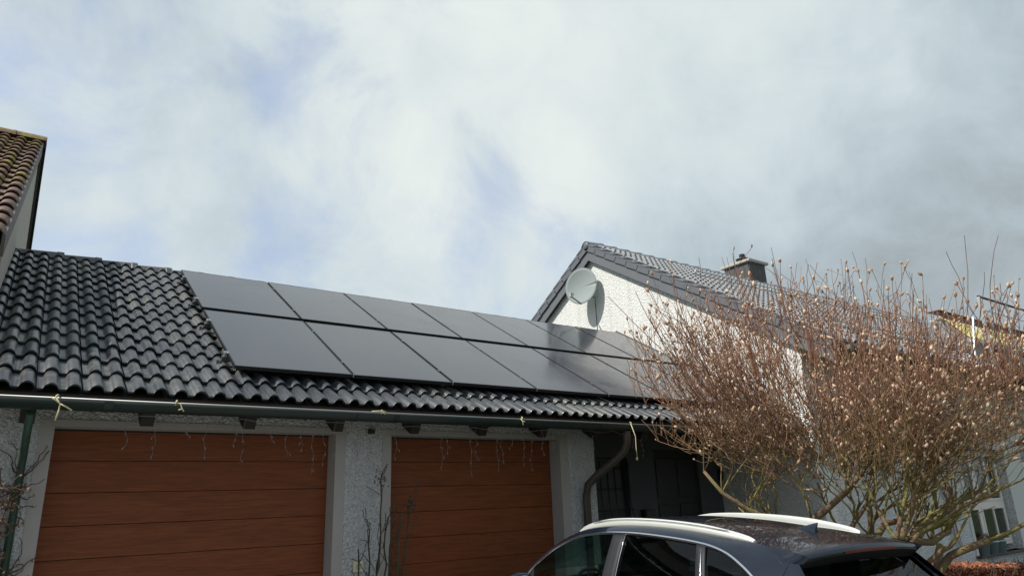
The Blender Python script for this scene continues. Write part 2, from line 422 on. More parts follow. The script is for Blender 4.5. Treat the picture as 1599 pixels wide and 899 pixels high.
def lay_tiles(parent, slope, x0, ncol, s0, nrow, course, protos, mat, pick, name='roof_tile', width=.30, flip_label=None, jit=.0, limit=300, score=None, last=1.0):
    """lays tiles; those for which score is largest (up to limit) are objects, the rest one joined part"""
    cells = [(i, j) for j in range(nrow) for i in range(ncol) if pick(i, j)]
    if score: cells.sort(key=lambda c: -score(*c))
    rest = MB(); pm = protos[0]; rnd = random.Random(5)
    me_list = [p.mesh(name, mat) for p in protos]
    for k, (i, j) in enumerate(cells):
        x = x0+i*width; t = s0+j*course; dz = rnd.uniform(-jit, jit); dr = rnd.uniform(-jit, jit)*1.2
        T = slope.M @ Matrix.Translation((x, t+dz*.8, abs(dz)*.5)) @ Matrix.Rotation(dr, 4, 'Z')
        if j == nrow-1: T = T @ Matrix.Diagonal((1, last, 1, 1))
        if k < limit:
            o = bpy.data.objects.new(name, me_list[(i*7+j*3) % len(me_list)]); COL.objects.link(o); o.parent = parent; o.matrix_local = T
        else:
            rest.add([T @ Vector(v) for v in pm.v], pm.f, True)
    if rest.v:
        o = rest.build(name.replace('tile', 'tiles') if 'tile' in name else name, mat, parent); o['kind'] = 'stuff'

# ------------------------------------------------------------------ ground
def gz(y): return .035*(max(-8, min(7, y))-4.54)
xs = [-900, -200, -60, -20, -8, -3, 0, 3, 6, 9, 12, 16, 24, 40, 90, 250, 900]; ys = [-900, -200, -60, -20, -8, -4, 0, 3, 5, 7, 10, 16, 26, 50, 120, 300, 900]
MB().grid([[(x, y, gz(y)) for x in xs] for y in ys][::1], True).build('ground', 'grass')['kind'] = 'structure'
MB().grid([[(x, y, gz(y)+.004) for x in (-2, 2, 6.2)] for y in (-8, -4, 0, 3, 6.7)], False).build('driveway', 'paving')['kind'] = 'structure'
MB().grid([[(x, y, gz(y)+.004) for x in (6.2, 8.5, 9.98)] for y in (4.9, 5.6, 6.69, 7.9)], False).build('path', 'paving')['kind'] = 'structure'

# ------------------------------------------------------------------ garage
garage = tag(empty('garage', (0, 6.7, 0)), 'low double garage with two brown wood-grain doors under a black tiled roof', 'garage')
garage.location = (0, 0, 0)
FY = 6.70; DX = [(.305, 2.640), (3.235, 5.450)]; DZ = 2.463; WT = 2.80; PX = 6.00; D0 = 6.89
wall = MB()
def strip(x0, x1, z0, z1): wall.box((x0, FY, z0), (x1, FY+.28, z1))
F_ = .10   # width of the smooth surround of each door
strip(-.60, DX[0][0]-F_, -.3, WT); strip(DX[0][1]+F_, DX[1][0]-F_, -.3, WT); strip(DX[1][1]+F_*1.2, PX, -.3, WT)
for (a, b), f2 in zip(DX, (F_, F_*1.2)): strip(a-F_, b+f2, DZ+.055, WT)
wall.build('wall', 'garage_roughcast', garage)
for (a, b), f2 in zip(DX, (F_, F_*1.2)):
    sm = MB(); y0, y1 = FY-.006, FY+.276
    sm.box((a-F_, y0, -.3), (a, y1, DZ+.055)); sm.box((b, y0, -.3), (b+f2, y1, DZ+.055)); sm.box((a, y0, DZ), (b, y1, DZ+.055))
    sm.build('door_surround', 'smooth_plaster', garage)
    # the sectional door: ribs of 254 mm, each a board of its own
    door = box('garage_door', (a+.001, D0+.022, -.2), (b-.001, D0+.06, DZ-.001), 'door_gap', garage)
    z = DZ
    while z > -.15:
        z1 = z-.254
        MB().box((a+.002, D0, z1+.0018), (b-.002, D0+.0215, z-.0018)).build('door_board', 'door_wood', door, bevel=.0035)
        z = z1
    MB().box((a, D0-.001, DZ-.016), (b, D0+.02, DZ-.0005)).build('door_seal', 'seal_black', garage)
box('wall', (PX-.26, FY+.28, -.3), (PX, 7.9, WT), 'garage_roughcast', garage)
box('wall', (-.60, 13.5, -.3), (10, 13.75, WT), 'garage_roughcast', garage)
# roof: frame and tiles
GS = Slope((0, 6.6525, 2.9045), R(30)); C0 = -.485; CO = .3425; RS = 4.12; NC = 35; TX0 = -.475
ridgeY = 6.6525+RS*math.cos(R(30)); ridgeZ = 2.9045+RS*math.sin(R(30))
und = MB(); und.box((-.235, C0+.05, -.115), (9.97, RS-.02, -.03), GS.M); und.build('roof_deck', 'soffit_wood', garage)
GB = Slope((9.97, 2*ridgeY-6.6525, 2.9045), R(30), flip=True)
MB().box((0, -.4, -.115), (10.2, RS-.02, .0), GB.M).build('rear_roof_slope', 'black_tile', garage)
protos = [tile_mesh('t', 'black_tile')]
P2 = tile_mesh('t', 'black_tile', lift=.037, rh=.047); P3 = tile_mesh('t', 'black_tile', lift=.032, rh=.045)
def pickg(i, j): return True
PVX = 1.609; PVW = 1.154
def scoreg(i, j):
    x = TX0+i*.3; s = C0+j*CO
    hid = x > PVX+.1 and -.0 < s < 3.7
    p = GS.pt(x, s); d = (p-Vector((0, 0, CAMZ))).length
    return -d - (100 if hid else 0)
lay_tiles(garage, GS, TX0, 35, C0, 14, CO, [protos[0], P2, P3], 'black_tile', pickg, score=scoreg, jit=.004, last=.42)
# ridge caps, stepped one over the next
def ridge_run(parent, mat, x0, x1, y, z, L=.40, r=.12, pitch=R(30), name='ridge_tile'):
    m_ = MB(); prof = [(-1.2, -.78), (-1.0, -.50), (-.62, -.04), (0, .20), (.62, -.04), (1.0, -.50), (1.2, -.78)]
    rows = [[(xx, py*r*sc, pz*r*sc+dz) for py, pz in prof] for xx, sc, dz in ((0, .94, -.012), (L*.97, 1.0, .012), (L*1.0, 1.08, .018), (L*1.16, 1.08, .018))]
    m_.grid(rows, False)
    m_.grid([rows[-1], [(L*1.16, py*r*.9, pz*r*.9+.0) for py, pz in prof]], False)
    me = m_.mesh(name, mat); n = int(round((x1-x0)/L)); L = (x1-x0)/n
    for k in range(n):
        o = bpy.data.objects.new(name, me); COL.objects.link(o); o.parent = parent; o.location = (x0+k*L, y, z)
ridge_run(garage, 'ridge_grey', -.21, 9.9, ridgeY, ridgeZ+.035, L=.42, r=.12)
# rafter tails
for i in range(12):
    x = .11+i*.8235
    MB().box((x-.05, -.34, -.315), (x+.05, .2, -.117), GS.M).build('rafter_tail', 'dark_wood', garage)
# gutter: half-round with a rolled lip
def gutter(parent, x0, x1, yf, z, r, mat, lipmat):
    g_ = MB(); yc = yf+r
    n = 12; prof = [(yc-r*math.cos(math.pi*k/n), z-r*math.sin(math.pi*k/n)) for k in range(n+1)]
    rows = [[(x, a, b) for a, b in prof] for x in (x0, x1)]
    g_.grid(rows, True)
    for x in (x0, x1):
        g_.add([(x, a, b) for a, b in prof], [tuple(range(n+1))])
    o = g_.build('gutter', mat, parent); solid(o, .004, 0)
    MB().tube([(x0, yf-.002, z), (x1, yf-.002, z)], .010, 8).build('gutter_lip', lipmat, o)
    for k in range(int((x1-x0)/1.5)+1):
        x = min(x0+.2+k*1.5, x1-.1)
        MB().tube([(x, yf-.004, z+.004)]+[(x, a-.002, b-.003) for a, b in prof[1:-1]]+[(x, yf+2*r+.01, z+.05)], .004, 6).build('gutter_bracket', mat, o)
    for k in range(int((x1-x0)/2.4)+1):
        xj = min(x0+1.2+k*2.4, x1-.1); MB().grid([[(x, yc+(a-yc)*1.05, z+(b-z)*1.05) for a, b in prof] for x in (xj-.03, xj+.03)], True).build('gutter_joint', mat, o)
    return o
gutter(garage, -.60, 9.75, 6.095, 2.600, .075, 'gutter_green', 'gutter_zinc')  # paler lip colour stands in for the highlight along the green rim
# downpipe: swings from the outlet back to the pillar
MB().tube([(6.06, 6.17, 2.53), (6.07, 6.18, 2.40), (6.05, 6.22, 2.30), (5.98, 6.30, 2.20), (5.86, 6.52, 2.03), (5.79, 6.61, 1.93), (5.775, 6.635, 1.80), (5.775, 6.635, 1.2), (5.775, 6.635, .05)],
          [.055, .05, .05, .048, .048, .047, .047, .047, .047], 14).build('downpipe', 'pipe_brown', garage)
for z in (1.25, .5): MB().tube([(5.715, 6.635, z), (5.775, 6.575, z), (5.835, 6.635, z), (5.775, 6.70, z)], .007, 6).build('pipe_clamp', 'black_metal', garage)
# green pipe at the left
MB().tube([(.12, 6.20, 2.50), (.12, 6.35, 2.36), (.125, 6.56, 2.22), (.125, 6.64, 2.10), (.125, 6.645, .0)], .027, 12).build('downpipe', 'pipe_green', garage)['label'] = 'green downpipe behind the climbing stems at the left wall'
# socket on the pillar, small dark box near the eave
sk = box('wall_socket', (2.855, FY-.022, 1.18), (2.955, FY-.001, 1.28), 'socket_cream', garage, bevel=.006)
MB().lathe([(.001, 0), (.028, 0), (.028, .004), (.018, .004), (.018, -.002), (.001, -.002)], (2.905, FY-.024, 1.23), (0, -1, 0), 16).build('socket_lid', 'lnb_cream', sk)
MB().box((2.975, FY-.05, 2.47), (3.03, FY-.001, 2.51)).build('junction_box', 'iron', garage)

# porch between garage and house (roofed by the same roof)
BY = 7.9
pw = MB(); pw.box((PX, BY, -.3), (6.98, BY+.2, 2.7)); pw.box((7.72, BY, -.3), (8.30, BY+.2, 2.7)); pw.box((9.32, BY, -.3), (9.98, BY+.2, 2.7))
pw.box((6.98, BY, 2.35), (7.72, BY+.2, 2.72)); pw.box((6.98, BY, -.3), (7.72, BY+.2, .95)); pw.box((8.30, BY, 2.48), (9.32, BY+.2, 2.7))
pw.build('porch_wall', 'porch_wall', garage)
box('porch_ceiling', (PX+.002, 6.75, 2.70), (9.98, BY+.2, 2.74), 'soffit_wood', garage)
for k in range(8):
    y = 6.76+k*.142
    box('ceiling_board', (PX+.003, y, 2.682), (9.97, y+.122, 2.699), 'soffit_wood', garage)
fd = box('front_door', (8.302, BY+.05, 0), (9.318, BY+.10, 2.478), 'door_dark', garage)
for x in (8.38, 8.86):
    for z0, z1 in ((.15, .95), (1.05, 1.65), (1.75, 2.35)): box('door_panel', (x, BY+.034, z0), (x+.38, BY+.049, z1), 'door_dark', fd, bevel=.008)
MB().tube([(8.40, BY+.045, 1.02), (8.40, BY-.0, 1.02), (8.52, BY-.0, 1.02)], .010, 8).build('handle', 'alu', fd)
pn = box('porch_window', (6.99, BY+.08, .96), (7.71, BY+.12, 2.34), 'door_dark', garage)
box('pane', (7.03, BY+.07, 1.0), (7.67, BY+.079, 2.3), 'door_dark', pn)
gm_ = MB()
for k in range(6):
    x = 7.0+k*.142; gm_.tube([(x, BY-.02, 2.3), (x, BY-.03, 1.75), (x, BY-.05, 1.6), (x+.0, BY-.16, 1.25), (x, BY-.14, 1.05), (x, BY-.02, 1.0)], .008, 6)
for z, dy in ((2.2, -.02), (1.9, -.025), (1.6, -.05), (1.3, -.145)): gm_.tube([(6.97, BY+dy, z), (7.75, BY+dy, z)], .007, 6)
gm_.build('window_grille', 'iron', garage)
# entrance lamp and mailbox on the porch walls
lampo = tag(empty('wall_lamp', (9.94, 7.86, 2.10)), 'small dark wall lantern in the shaded porch right of the door', 'wall lamp')
MB().tube([(.03, 0, .05), (-.10, 0, .12), (-.12, 0, .06)], .008, 6).build('arm', 'iron', lampo)
MB().lathe([(.002, .10), (.06, .04), (.05, .03), (.035, -.09), (.002, -.10)], (-.12, 0, -.02), sides=8, smooth=False).build('lantern', 'iron', lampo)
MB().lathe([(.001, .02), (.03, .018), (.024, -.06), (.001, -.065)], (-.12, 0, -.02), sides=10).build('bulb', 'lamp_bulb', lampo)
mbx = tag(empty('mailbox', (8.02, BY, 1.45)), 'small dark mailbox on the porch wall left of the door', 'mailbox')
box('body', (-.10, -.11, -.14), (.10, -.002, .14), 'black_metal', mbx, bevel=.01)
box('flap', (-.09, -.125, .05), (.09, -.112, .12), 'iron', mbx)

# ------------------------------------------------------------------ photovoltaic panels
PH = 1.9026; PLEN = PH-.078; PWID = PVW-.022
PS = Slope((PVX, 6.577, 3.035), R(30))
pan_frame = MB()
fw_ = .011; ph_ = .035
for a, b in (((0, 0), (PWID, fw_)), ((0, PLEN-fw_), (PWID, PLEN)), ((0, fw_), (fw_, PLEN-fw_)), ((PWID-fw_, fw_), (PWID, PLEN-fw_))):
    pan_frame.box((a[0], a[1], -ph_), (b[0], b[1], 0))
pan_frame.box((fw_, fw_, -.012), (PWID-fw_, PLEN-fw_, -.008))
fme = pan_frame.mesh('frame', 'panel_frame')
gme = MB().box((fw_, fw_, -.0075), (PWID-fw_, PLEN-fw_, -.0015)).mesh('glass', 'pv_glass')
ords = ['leftmost', 'second from the left', 'third from the left', 'fourth from the left', 'fifth from the left', 'sixth from the left', 'rightmost']
for r_ in range(2):
    for c_ in range(7):
        if (r_, c_) and True:
            o = empty('solar_panel'); o.matrix_world = PS.M @ Matrix.Translation((c_*PVW, r_*PH+(.0 if r_ == 0 else .04), random.Random(r_*9+c_).uniform(-.002, .002))) @ Matrix.Rotation(random.Random(r_*31+c_*7).uniform(-.0012, .0012), 4, 'X')
            tag(o, 'black solar panel, %s in the %s row on the garage roof' % (ords[c_], 'lower' if r_ == 0 else 'upper'), 'solar panel', 'solar panels on the garage roof')
            for me in (fme, gme):
                p = bpy.data.objects.new(me.name, me); COL.objects.link(p); p.parent = o
# rails with end clamps and mid clamps
rail_s = [.36, 1.42, 2.30, 3.36]; rl = ['lowest', 'second lowest', 'second highest', 'highest']
for k, s_ in enumerate(rail_s):
    o = empty('mounting_rail'); o.matrix_world = PS.M
    tag(o, '%s aluminium rail carrying the solar panels, its end sticking out at the left' % rl[k], 'mounting rail', 'rails under the solar panels')
    MB().box((-.045, s_-.02, -.085), (7*PVW+.03, s_+.02, -.038)).build('rail', 'rail_alu', o)
    MB().box((-.030, s_-.025, -.037), (-.003, s_+.025, .004)).box((-.012, s_-.022, .001), (.009, s_+.022, .005)).tube([(-.016, s_, .004), (-.016, s_, .016)], .007, 6).build('end_clamp', 'alu', o, bevel=.001)
    MB().box((-.085, s_-.035, -.125), (-.05, s_+.005, -.07)).box((-.075, s_-.08, -.12), (-.062, s_-.03, -.06)).build('roof_hook', 'rail_alu', o, bevel=.003)
    for c_ in (range(1, 7) if k == 0 else ()):
        MB().box((c_*PVW-.017, -.006, -.030), (c_*PVW-.005, .006, .003)).build('edge_clip', 'alu', o)
    for c_ in range(1, 7):
        MB().box((c_*PVW-.026, s_-.022, -.0), (c_*PVW+.004, s_+.022, .0045)).build('mid_clamp', 'rail_alu', o)
# trim under the lower edge is dark; small clips at the lower panel joints
for c_ in range(1, 7):
    pass

# ------------------------------------------------------------------ house with the white gable
house = tag(empty('house'), 'white roughcast house with a steep gable and grey tiled roof behind the magnolia', 'house')
HX, HX1, HY, VX = 9.86, 24.3, 6.1, 9.74; RY, RZ = 10.65, 7.06; HP = R(31.5); SL = 6.2; TH = math.tan(HP)
by = 2*RY-HY
def zr(y, off=-.30): return RZ+off-abs(y-RY)*TH
gw = [(HY, -.4), (HY, zr(HY)), (RY, zr(RY)), (by, zr(by)), (by, -.4)]
MB().prism(gw, lambda p, k: (HX+k*.3, p[0], p[1])).build('gable_wall', 'gable_roughcast', house)
MB().prism(gw, lambda p, k: (HX1-.3+k*.25, p[0], p[1])).build('gable_wall', 'gable_roughcast', house)
# side wall part under the porch roof keeps the gable finish
WX0, WX1, WZ0, WZ1 = 14.42, 16.36, .57, 2.43
fwl = MB(); zt = zr(HY)+.15; ye = HY+.3
fwl.box((HX+.3, HY, -.4), (WX0, ye, zt)); fwl.box((WX1, HY, -.4), (17.25, ye, zt)); fwl.box((WX0, HY, -.4), (WX1, ye, WZ0)); fwl.box((WX0, HY, WZ1), (WX1, ye, zt))
fwl.box((18.9, HY, -.4), (HX1-.3, ye, zt)); fwl.box((17.25, HY, 2.62), (18.9, ye, zt)); fwl.box((17.25, HY, -.4), (18.9, ye, 1.1))
fwl.build('front_wall', 'house_roughcast', house)
box('rear_wall', (HX+.3, by-.3, -.4), (HX1-.3, by, zt), 'house_roughcast', house)
# smooth plaster bands left and right of the window, window recess
box('plaster_band', (WX1+.002, HY-.012, -.1), (WX1+.75, HY-.001, 3.2), 'pale_plaster', house)
box('plaster_band', (WX0-.10, HY-.012, WZ0-.02), (WX0-.002, HY-.001, WZ1+.1), 'pale_plaster', house)
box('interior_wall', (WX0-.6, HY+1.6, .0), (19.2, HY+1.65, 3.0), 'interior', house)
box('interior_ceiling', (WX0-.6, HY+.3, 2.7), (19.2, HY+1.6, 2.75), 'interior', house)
# windows: transomed casements
def window(x0, x1, z0, z1, y, parent, cols, tz):
    f = MB(); w_ = .065
    for a, b in (((x0, z0), (x0+w_, z1)), ((x1-w_, z0), (x1, z1)), ((x0+w_, z0), (x1-w_, z0+w_)), ((x0+w_, z1-w_), (x1-w_, z1)), ((x0+w_, tz-.05), (x1-w_, tz+.05))):
        f.box((a[0], y, a[1]), (b[0], y+.07, b[1]))
    xm = x0+(x1-x0)*cols
    for a, b in ((z0+w_, tz-.05), (tz+.05, z1-w_)): f.box((xm-.05, y, a), (xm+.05, y+.07, b))
    fr = f.build('window', 'window_frame', parent, bevel=.006)
    for (a, b) in ((x0+w_, xm-.05), (xm+.05, x1-w_)):
        for (c, d) in ((z0+w_, tz-.05), (tz+.05, z1-w_)):
            s_ = MB(); t_ = .045
            s_.box((a, y-.012, c), (a+t_, y+.03, d)); s_.box((b-t_, y-.012, c), (b, y+.03, d)); s_.box((a+t_, y-.012, c), (b-t_, y+.03, c+t_)); s_.box((a+t_, y-.012, d-t_), (b-t_, y+.03, d))
            if b-a > .7: s_.box(((a+b)/2-.022, y-.012, c+t_), ((a+b)/2+.022, y+.03, d-t_))
            s_.build('sash', 'window_frame', fr, bevel=.004)
            box('pane', (a+t_, y+.012, c+t_), (b-t_, y+.016, d-t_), 'window_glass', fr)
    return fr
wn1 = window(WX0+.04, WX1-.04, WZ0+.10, WZ1-.02, HY+.14, house, .40, 1.42)
cu = MB()
for (a, b) in ((WX0+.12, WX0+.62), (WX0+.95, WX1-.12)):
    n = 40; cu.grid([[(a+(b-a)*k/n, HY+.30+.018*math.sin(k*1.9), z) for k in range(n+1)] for z in (1.5, WZ1-.1)], True)
cu.build('curtain', 'curtain', house)
box('window_sill', (WX0-.12, HY-.10, WZ0-.035), (WX1+.12, HY+.15, WZ0), 'sill_brown', house, bevel=.005)
wn2 = window(17.29, 18.86, 1.14, 2.58, HY+.14, house, .5, 2.1)
# roof of the house
HS = Slope((0, RY-SL*math.cos(HP), RZ-SL*math.sin(HP)), HP)     # origin at the eave, ridge at s = SL
HB = Slope((HX1, RY+SL*math.cos(HP), RZ-SL*math.sin(HP)), HP, flip=True)
MB().box((VX+.16, .02, -.14), (HX1-.05, SL-.03, -.03), HS.M).build('roof_deck', 'soffit_wood', house)
MB().box((.05, .02, -.14), (HX1-VX-.16, SL-.03, .0), HB.M).build('rear_roof_slope', 'house_tile', house)
HCO = SL/18; NR = 18
hp = [tile_mesh('t', 'house_tile', L=.385, rolls=2, rh=.052, lift=.038, seg=6)]
lay_tiles(house, HS, VX+.13, 48, .0, NR, HCO, hp, 'house_tile', lambda i, j: True, jit=.003,
          score=lambda i, j: -(HS.pt(VX+i*.3, j*HCO)-Vector((0, 0, CAMZ))).length)
# verge tiles: block with a hanging flange, one per course, both slopes
vt = MB(); vt.box((-.16, -.01, -.11), (-.135, .350, .055)); vt.box((-.16, -.01, .040), (.0, .385, .062)); vt.tube([(-.14, -.012, .035), (-.14, .38, .012)], .030, 10)
vme = vt.mesh('verge_tile', 'verge_grey')
for j in range(NR):
    for S_, x in ((HS, VX+.13), (None, 0)):
        o = bpy.data.objects.new('verge_tile', vme); COL.objects.link(o); o.parent = house
        if S_ is HS: o.matrix_local = HS.M @ Matrix.Translation((x, j*HCO, .0)) @ Matrix.Rotation(R(-2.5), 4, 'X')
        else: o.matrix_local = Matrix.Translation((VX+.13, 2*RY, 0)) @ Matrix.Scale(-1, 4, (0, 1, 0)) @ Matrix.Translation((0, HS.O.y*1.0, HS.O.z)) @ Matrix.Rotation(HP, 4, 'X') @ Matrix.Translation((0, j*HCO, 0)) @ Matrix.Rotation(R(-2.5), 4, 'X')
for S_, sgn in ((HS, 1), (None, -1)):
    bb = MB()
    for a, b, c, d in (((0.0), SL, -.30, -.10),):
        def P(x, s_, h):
            q = HS.pt(x, s_, h); return q if sgn == 1 else Vector((q.x, 2*RY-q.y, q.z))
        q = [P(x, s_, h) for x in (VX+.005, VX+.03) for s_, h in ((-.02, c), (SL-.0+c*-math.tan(HP)*-1 if False else SL+c*math.tan(HP)*-1*-1, c), (SL+d*math.tan(HP), d), (-.02, d))]
    bb.add(q, [(3, 2, 1, 0), (4, 5, 6, 7), (0, 1, 5, 4), (1, 2, 6, 5), (2, 3, 7, 6), (3, 0, 4, 7)])
    bb.build('barge_board', 'fascia_grey', house)
    sf = MB(); q = [P(x, s_, -.145) for x in (VX+.031, HX-.001) for s_ in (0.02, SL-.13)]
    sf.add(q + [p-Vector((0, 0, .02)) for p in q], [(0, 1, 3, 2), (4, 6, 7, 5)]); sf.build('verge_soffit', 'fascia_grey', house)
ridge_run(house, 'verge_grey', VX-.05, HX1, RY, RZ+.065, L=.40, r=.125, pitch=HP)
o = MB().lathe([(.0, 0), (.07, .0), (.09, .02), (.095, .05)], (VX-.05, RY, RZ-.02), (1, 0, 0), 16).build('ridge_end_cap', 'verge_grey', house)
gutter(house, VX+.05, 15.0, HS.O.y-.13, HS.O.z-.04, .07, 'gutter_zinc', 'gutter_zinc')
# snow guard pipes along the slope
for s_ in (1.1, 4.35):
    g_ = MB()
    for dh in (.09, .16): g_.tube([(*HS.pt(11.2, s_, dh),), (*HS.pt(22.5, s_, dh),)], .014, 6)
    for k in range(14): x = 11.2+k*.86; g_.tube([HS.pt(x, s_, .02), HS.pt(x, s_, .18)], .010, 4)
    g_.build('snow_guard', 'galvanised', house)
# chimney: slate-clad stack, pale cap slab, flue with cowl
CX0, CX1, CY0, CY1 = 15.98, 16.68, 11.0, 11.8; CT = 7.86
ch = box('chimney', (CX0, CY0, 6.2), (CX1, CY1, CT), 'chimney_slate', house)
for k in range(5):
    y = CY0+k*(CY1-CY0)/5; box('cladding_panel', (CX0-.018, y+.004, 6.4), (CX0-.001, y+(CY1-CY0)/5-.004, CT-.01), 'chimney_slate', ch)
for k in range(4):
    x = CX0+k*(CX1-CX0)/4; box('cladding_panel', (x+.004, CY0-.018, 6.4), (x+(CX1-CX0)/4-.004, CY0-.001, CT-.01), 'chimney_slate', ch)
box('cap_slab', (CX0-.09, CY0-.09, CT), (CX1+.09, CY1+.09, CT+.075), 'concrete_cap', ch, bevel=.01)
MB().lathe([(.02, 0), (.12, 0), (.12, .05), (.085, .07), (.085, .14), (.17, .13), (.19, .17), (.085, .20), (.08, .31), (.0, .32)], (16.3, 11.4, CT+.075), sides=18).build('chimney_pot', 'black_metal', ch)
# flashing where the garage roof meets the gable wall
MB().box((9.74, C0+.1, .03), (9.85, RS, .055), GS.M).box((9.83, C0+.1, .05), (9.852, RS-.1, .135), GS.M).build('wall_flashing', 'verge_brown', house)

# dormer with yellow front and red-brown roof edge, further right on the roof
dx0, dx1, dy = 16.02, 22.6, 6.2
MB().prism([(dy-.1, 3.7), (dy-.1, 4.70), (dy+.33, 5.20), (dy+1.8, 5.20), (dy+1.8, 3.7)], lambda p, k: (dx0+.12+k*(dx1-dx0-.2), p[0], p[1])).build('dormer_wall', 'house_tile', house)
Dm = Slope((dx0+.10, dy-.115, 4.71), math.atan2(.50, .43))
for k in range(4): MB().box((0, .01+k*.16, .004), (dx1-dx0-.2, .165+k*.16, .022), Dm.M).build('cladding_board', 'yellow_cladding', house)
for k in range(3): MB().box((1.9*k+1.25, .01, .023), (1.9*k+1.36, .65, .04), Dm.M).build('dormer_batten', 'white_trim', house)
box('dormer_sill', (dx0+.06, dy-.18, 4.62), (dx1+.1, dy-.10, 4.70), 'white_trim', house, bevel=.01)
box('dormer_soffit', (dx0+.12, dy+.37, 5.205), (dx1+.1, dy+.6, 5.235), 'white_trim', house)
box('dormer_fascia', (dx0-.04, dy+.33, 5.24), (dx1+.1, dy+.37, 5.37), 'roof_redbrown', house)
box('dormer_roof', (dx0+.125, dy+.605, 5.203), (dx1+.1, dy+1.70, 5.215), 'house_tile', house)
for k in range(22): MB().box((dx0-.05+k*.3, dy+.30, 5.372), (dx0+.235+k*.3, dy+.55, 5.40)).build('dormer_tile', 'roof_redbrown', house, bevel=.010)
box('dormer_gutter', (dx0+.9, dy-.28, 4.50), (dx1+.1, dy-.17, 4.60), 'gutter_zinc', house, bevel=.02)
box('balcony_slab', (14.95, 5.30, 3.90), (20.5, 6.2, 4.08), 'fascia_grey', house, bevel=.01)
box('balcony_edge', (14.95, 5.22, 3.95), (20.5, 5.295, 4.12), 'gutter_zinc', house, bevel=.01)
# railing in front of it: slender posts, top rail, wires, one slanting brace
rail = tag(empty('balcony_railing', (15.1, 5.40, 4.10)), 'grey metal balcony railing with thin horizontal wires in front of the yellow dormer', 'railing')
for k in range(5):
    x = .0+k*1.2
    MB().box((x-.022, -.03, 0), (x+.022, .03, 1.16)).build('post', 'galvanised', rail, bevel=.004)
MB().tube([(-.02, 0, 1.18), (5.2, 0, 1.18)], .022, 8).build('top_rail', 'rail_dark', rail)
for z in (.22, .44, .68, .92): MB().tube([(0, -.0, z), (5.2, 0, z)], .006, 6).build('wire', 'rail_dark', rail)
MB().box((-.03, -.035, -.02), (.03, -.012, .74), Matrix.Translation((.42, -.06, .0)) @ Matrix.Rotation(R(-28), 4, 'Y')).build('brace', 'galvanised', rail)
MB().box((-.025, -.035, -.02), (.025, -.012, .80), Matrix.Translation((-.55, .1, .0)) @ Matrix.Rotation(R(22), 4, 'Y')).build('brace', 'galvanised', rail)
st = MB()
for k in range(4): st.tube([(15.56+k*.02, 5.25, 4.20-k*.02), (15.50+k*.03, 5.20, 4.06), (15.44+k*.015, 5.2, 3.92-k*.03)], .014, 6)
tag(st.build('strap', 'strap_blue'), 'blue strap knotted to the foot of the balcony railing', 'strap')

# ------------------------------------------------------------------ satellite dish on the gable
dish = tag(empty('satellite_dish'), 'light grey oval satellite dish mounted high on the white gable', 'satellite dish')
dc = Vector((9.53, 10.70, 6.115)); dn = Vector((-.85, -.42, .10)).normalized()
dr = Vector((0, 0, 1)).cross(dn).normalized(); du = dn.cross(dr)
rw, rhh = .355, .41; dsh = MB(); rows = []
for i in range(9):
    t = i/8; rows.append([dc + dr*(rw*t*math.cos(a)) + du*(rhh*t*math.sin(a)) - dn*(.075*(1-t*t)) for a in [2*math.pi*k/40 for k in range(41)]])
dsh.grid(rows, True); o = dsh.build('reflector', 'dish_paint', dish); solid(o, .006, 0)
MB().tube([dc + dr*(rw*math.cos(a)) + du*(rhh*math.sin(a)) for a in [2*math.pi*k/40 for k in range(41)]], .006, 6, caps=False).build('rim', 'dish_paint', dish)
lnb = dc + dn*.44 - du*.38 - dr*.02
bot_ = dc - du*.40
MB().tube([bot_-dn*.03, bot_-du*.015+dn*.02, lnb-du*.03], .012, 8).build('feed_arm', 'black_metal', dish)
MB().tube([bot_-du*.02, bot_-du*.05+dn*.08, bot_-du*.03+dn*.2], .004, 6).build('cable', 'black_metal', dish)
MB().tube([lnb+dn*.03-du*.05, lnb+dn*.02+du*.0, lnb-dn*.05+du*.05], [.022, .026, .03], 10).build('receiver', 'lnb_cream', dish)
MB().box((-.028, -.03, -.05), (.028, .03, .05), Matrix.Translation(lnb+dn*.05)).build('receiver_housing', 'lnb_cream', dish, bevel=.008)
bk = dc-dn*.09
MN = Vector((9.76, 10.66, 5.96))
MB().tube([bk, bk-dn*.06, MN], .022, 10).build('mount', 'galvanised', dish)
MB().tube([MN-Vector((0, 0, .10)), MN+Vector((0, 0, .10))], .022, 10).build('mast', 'galvanised', dish)
for dz in (-.06, .06): MB().tube([MN+Vector((0, 0, dz)), MN+Vector((.098, 0, dz))], .014, 8).build('wall_bracket', 'galvanised', dish)
MB().tube([MN+Vector((.092, -.02, -.08)), MN+Vector((.092, -.03, -.9))], .006, 6).build('cable', 'black_metal', dish)

# ------------------------------------------------------------------ neighbour house, top left
NR_ = R(-.85)     # turned very slightly against the garage
nb_ = tag(empty('neighbouring_house', (-.245, 7.1, 0), (0, 0, NR_)), 'taller neighbouring house at the left edge with mossy brown roof tiles', 'house')
NP = R(32.8); NL = 6.2; nez = 4.09; ney = 0.0
NSl = Slope((0, ney, nez), NP); NBk = Slope((-9, ney+2*NL*math.cos(NP), nez), NP)
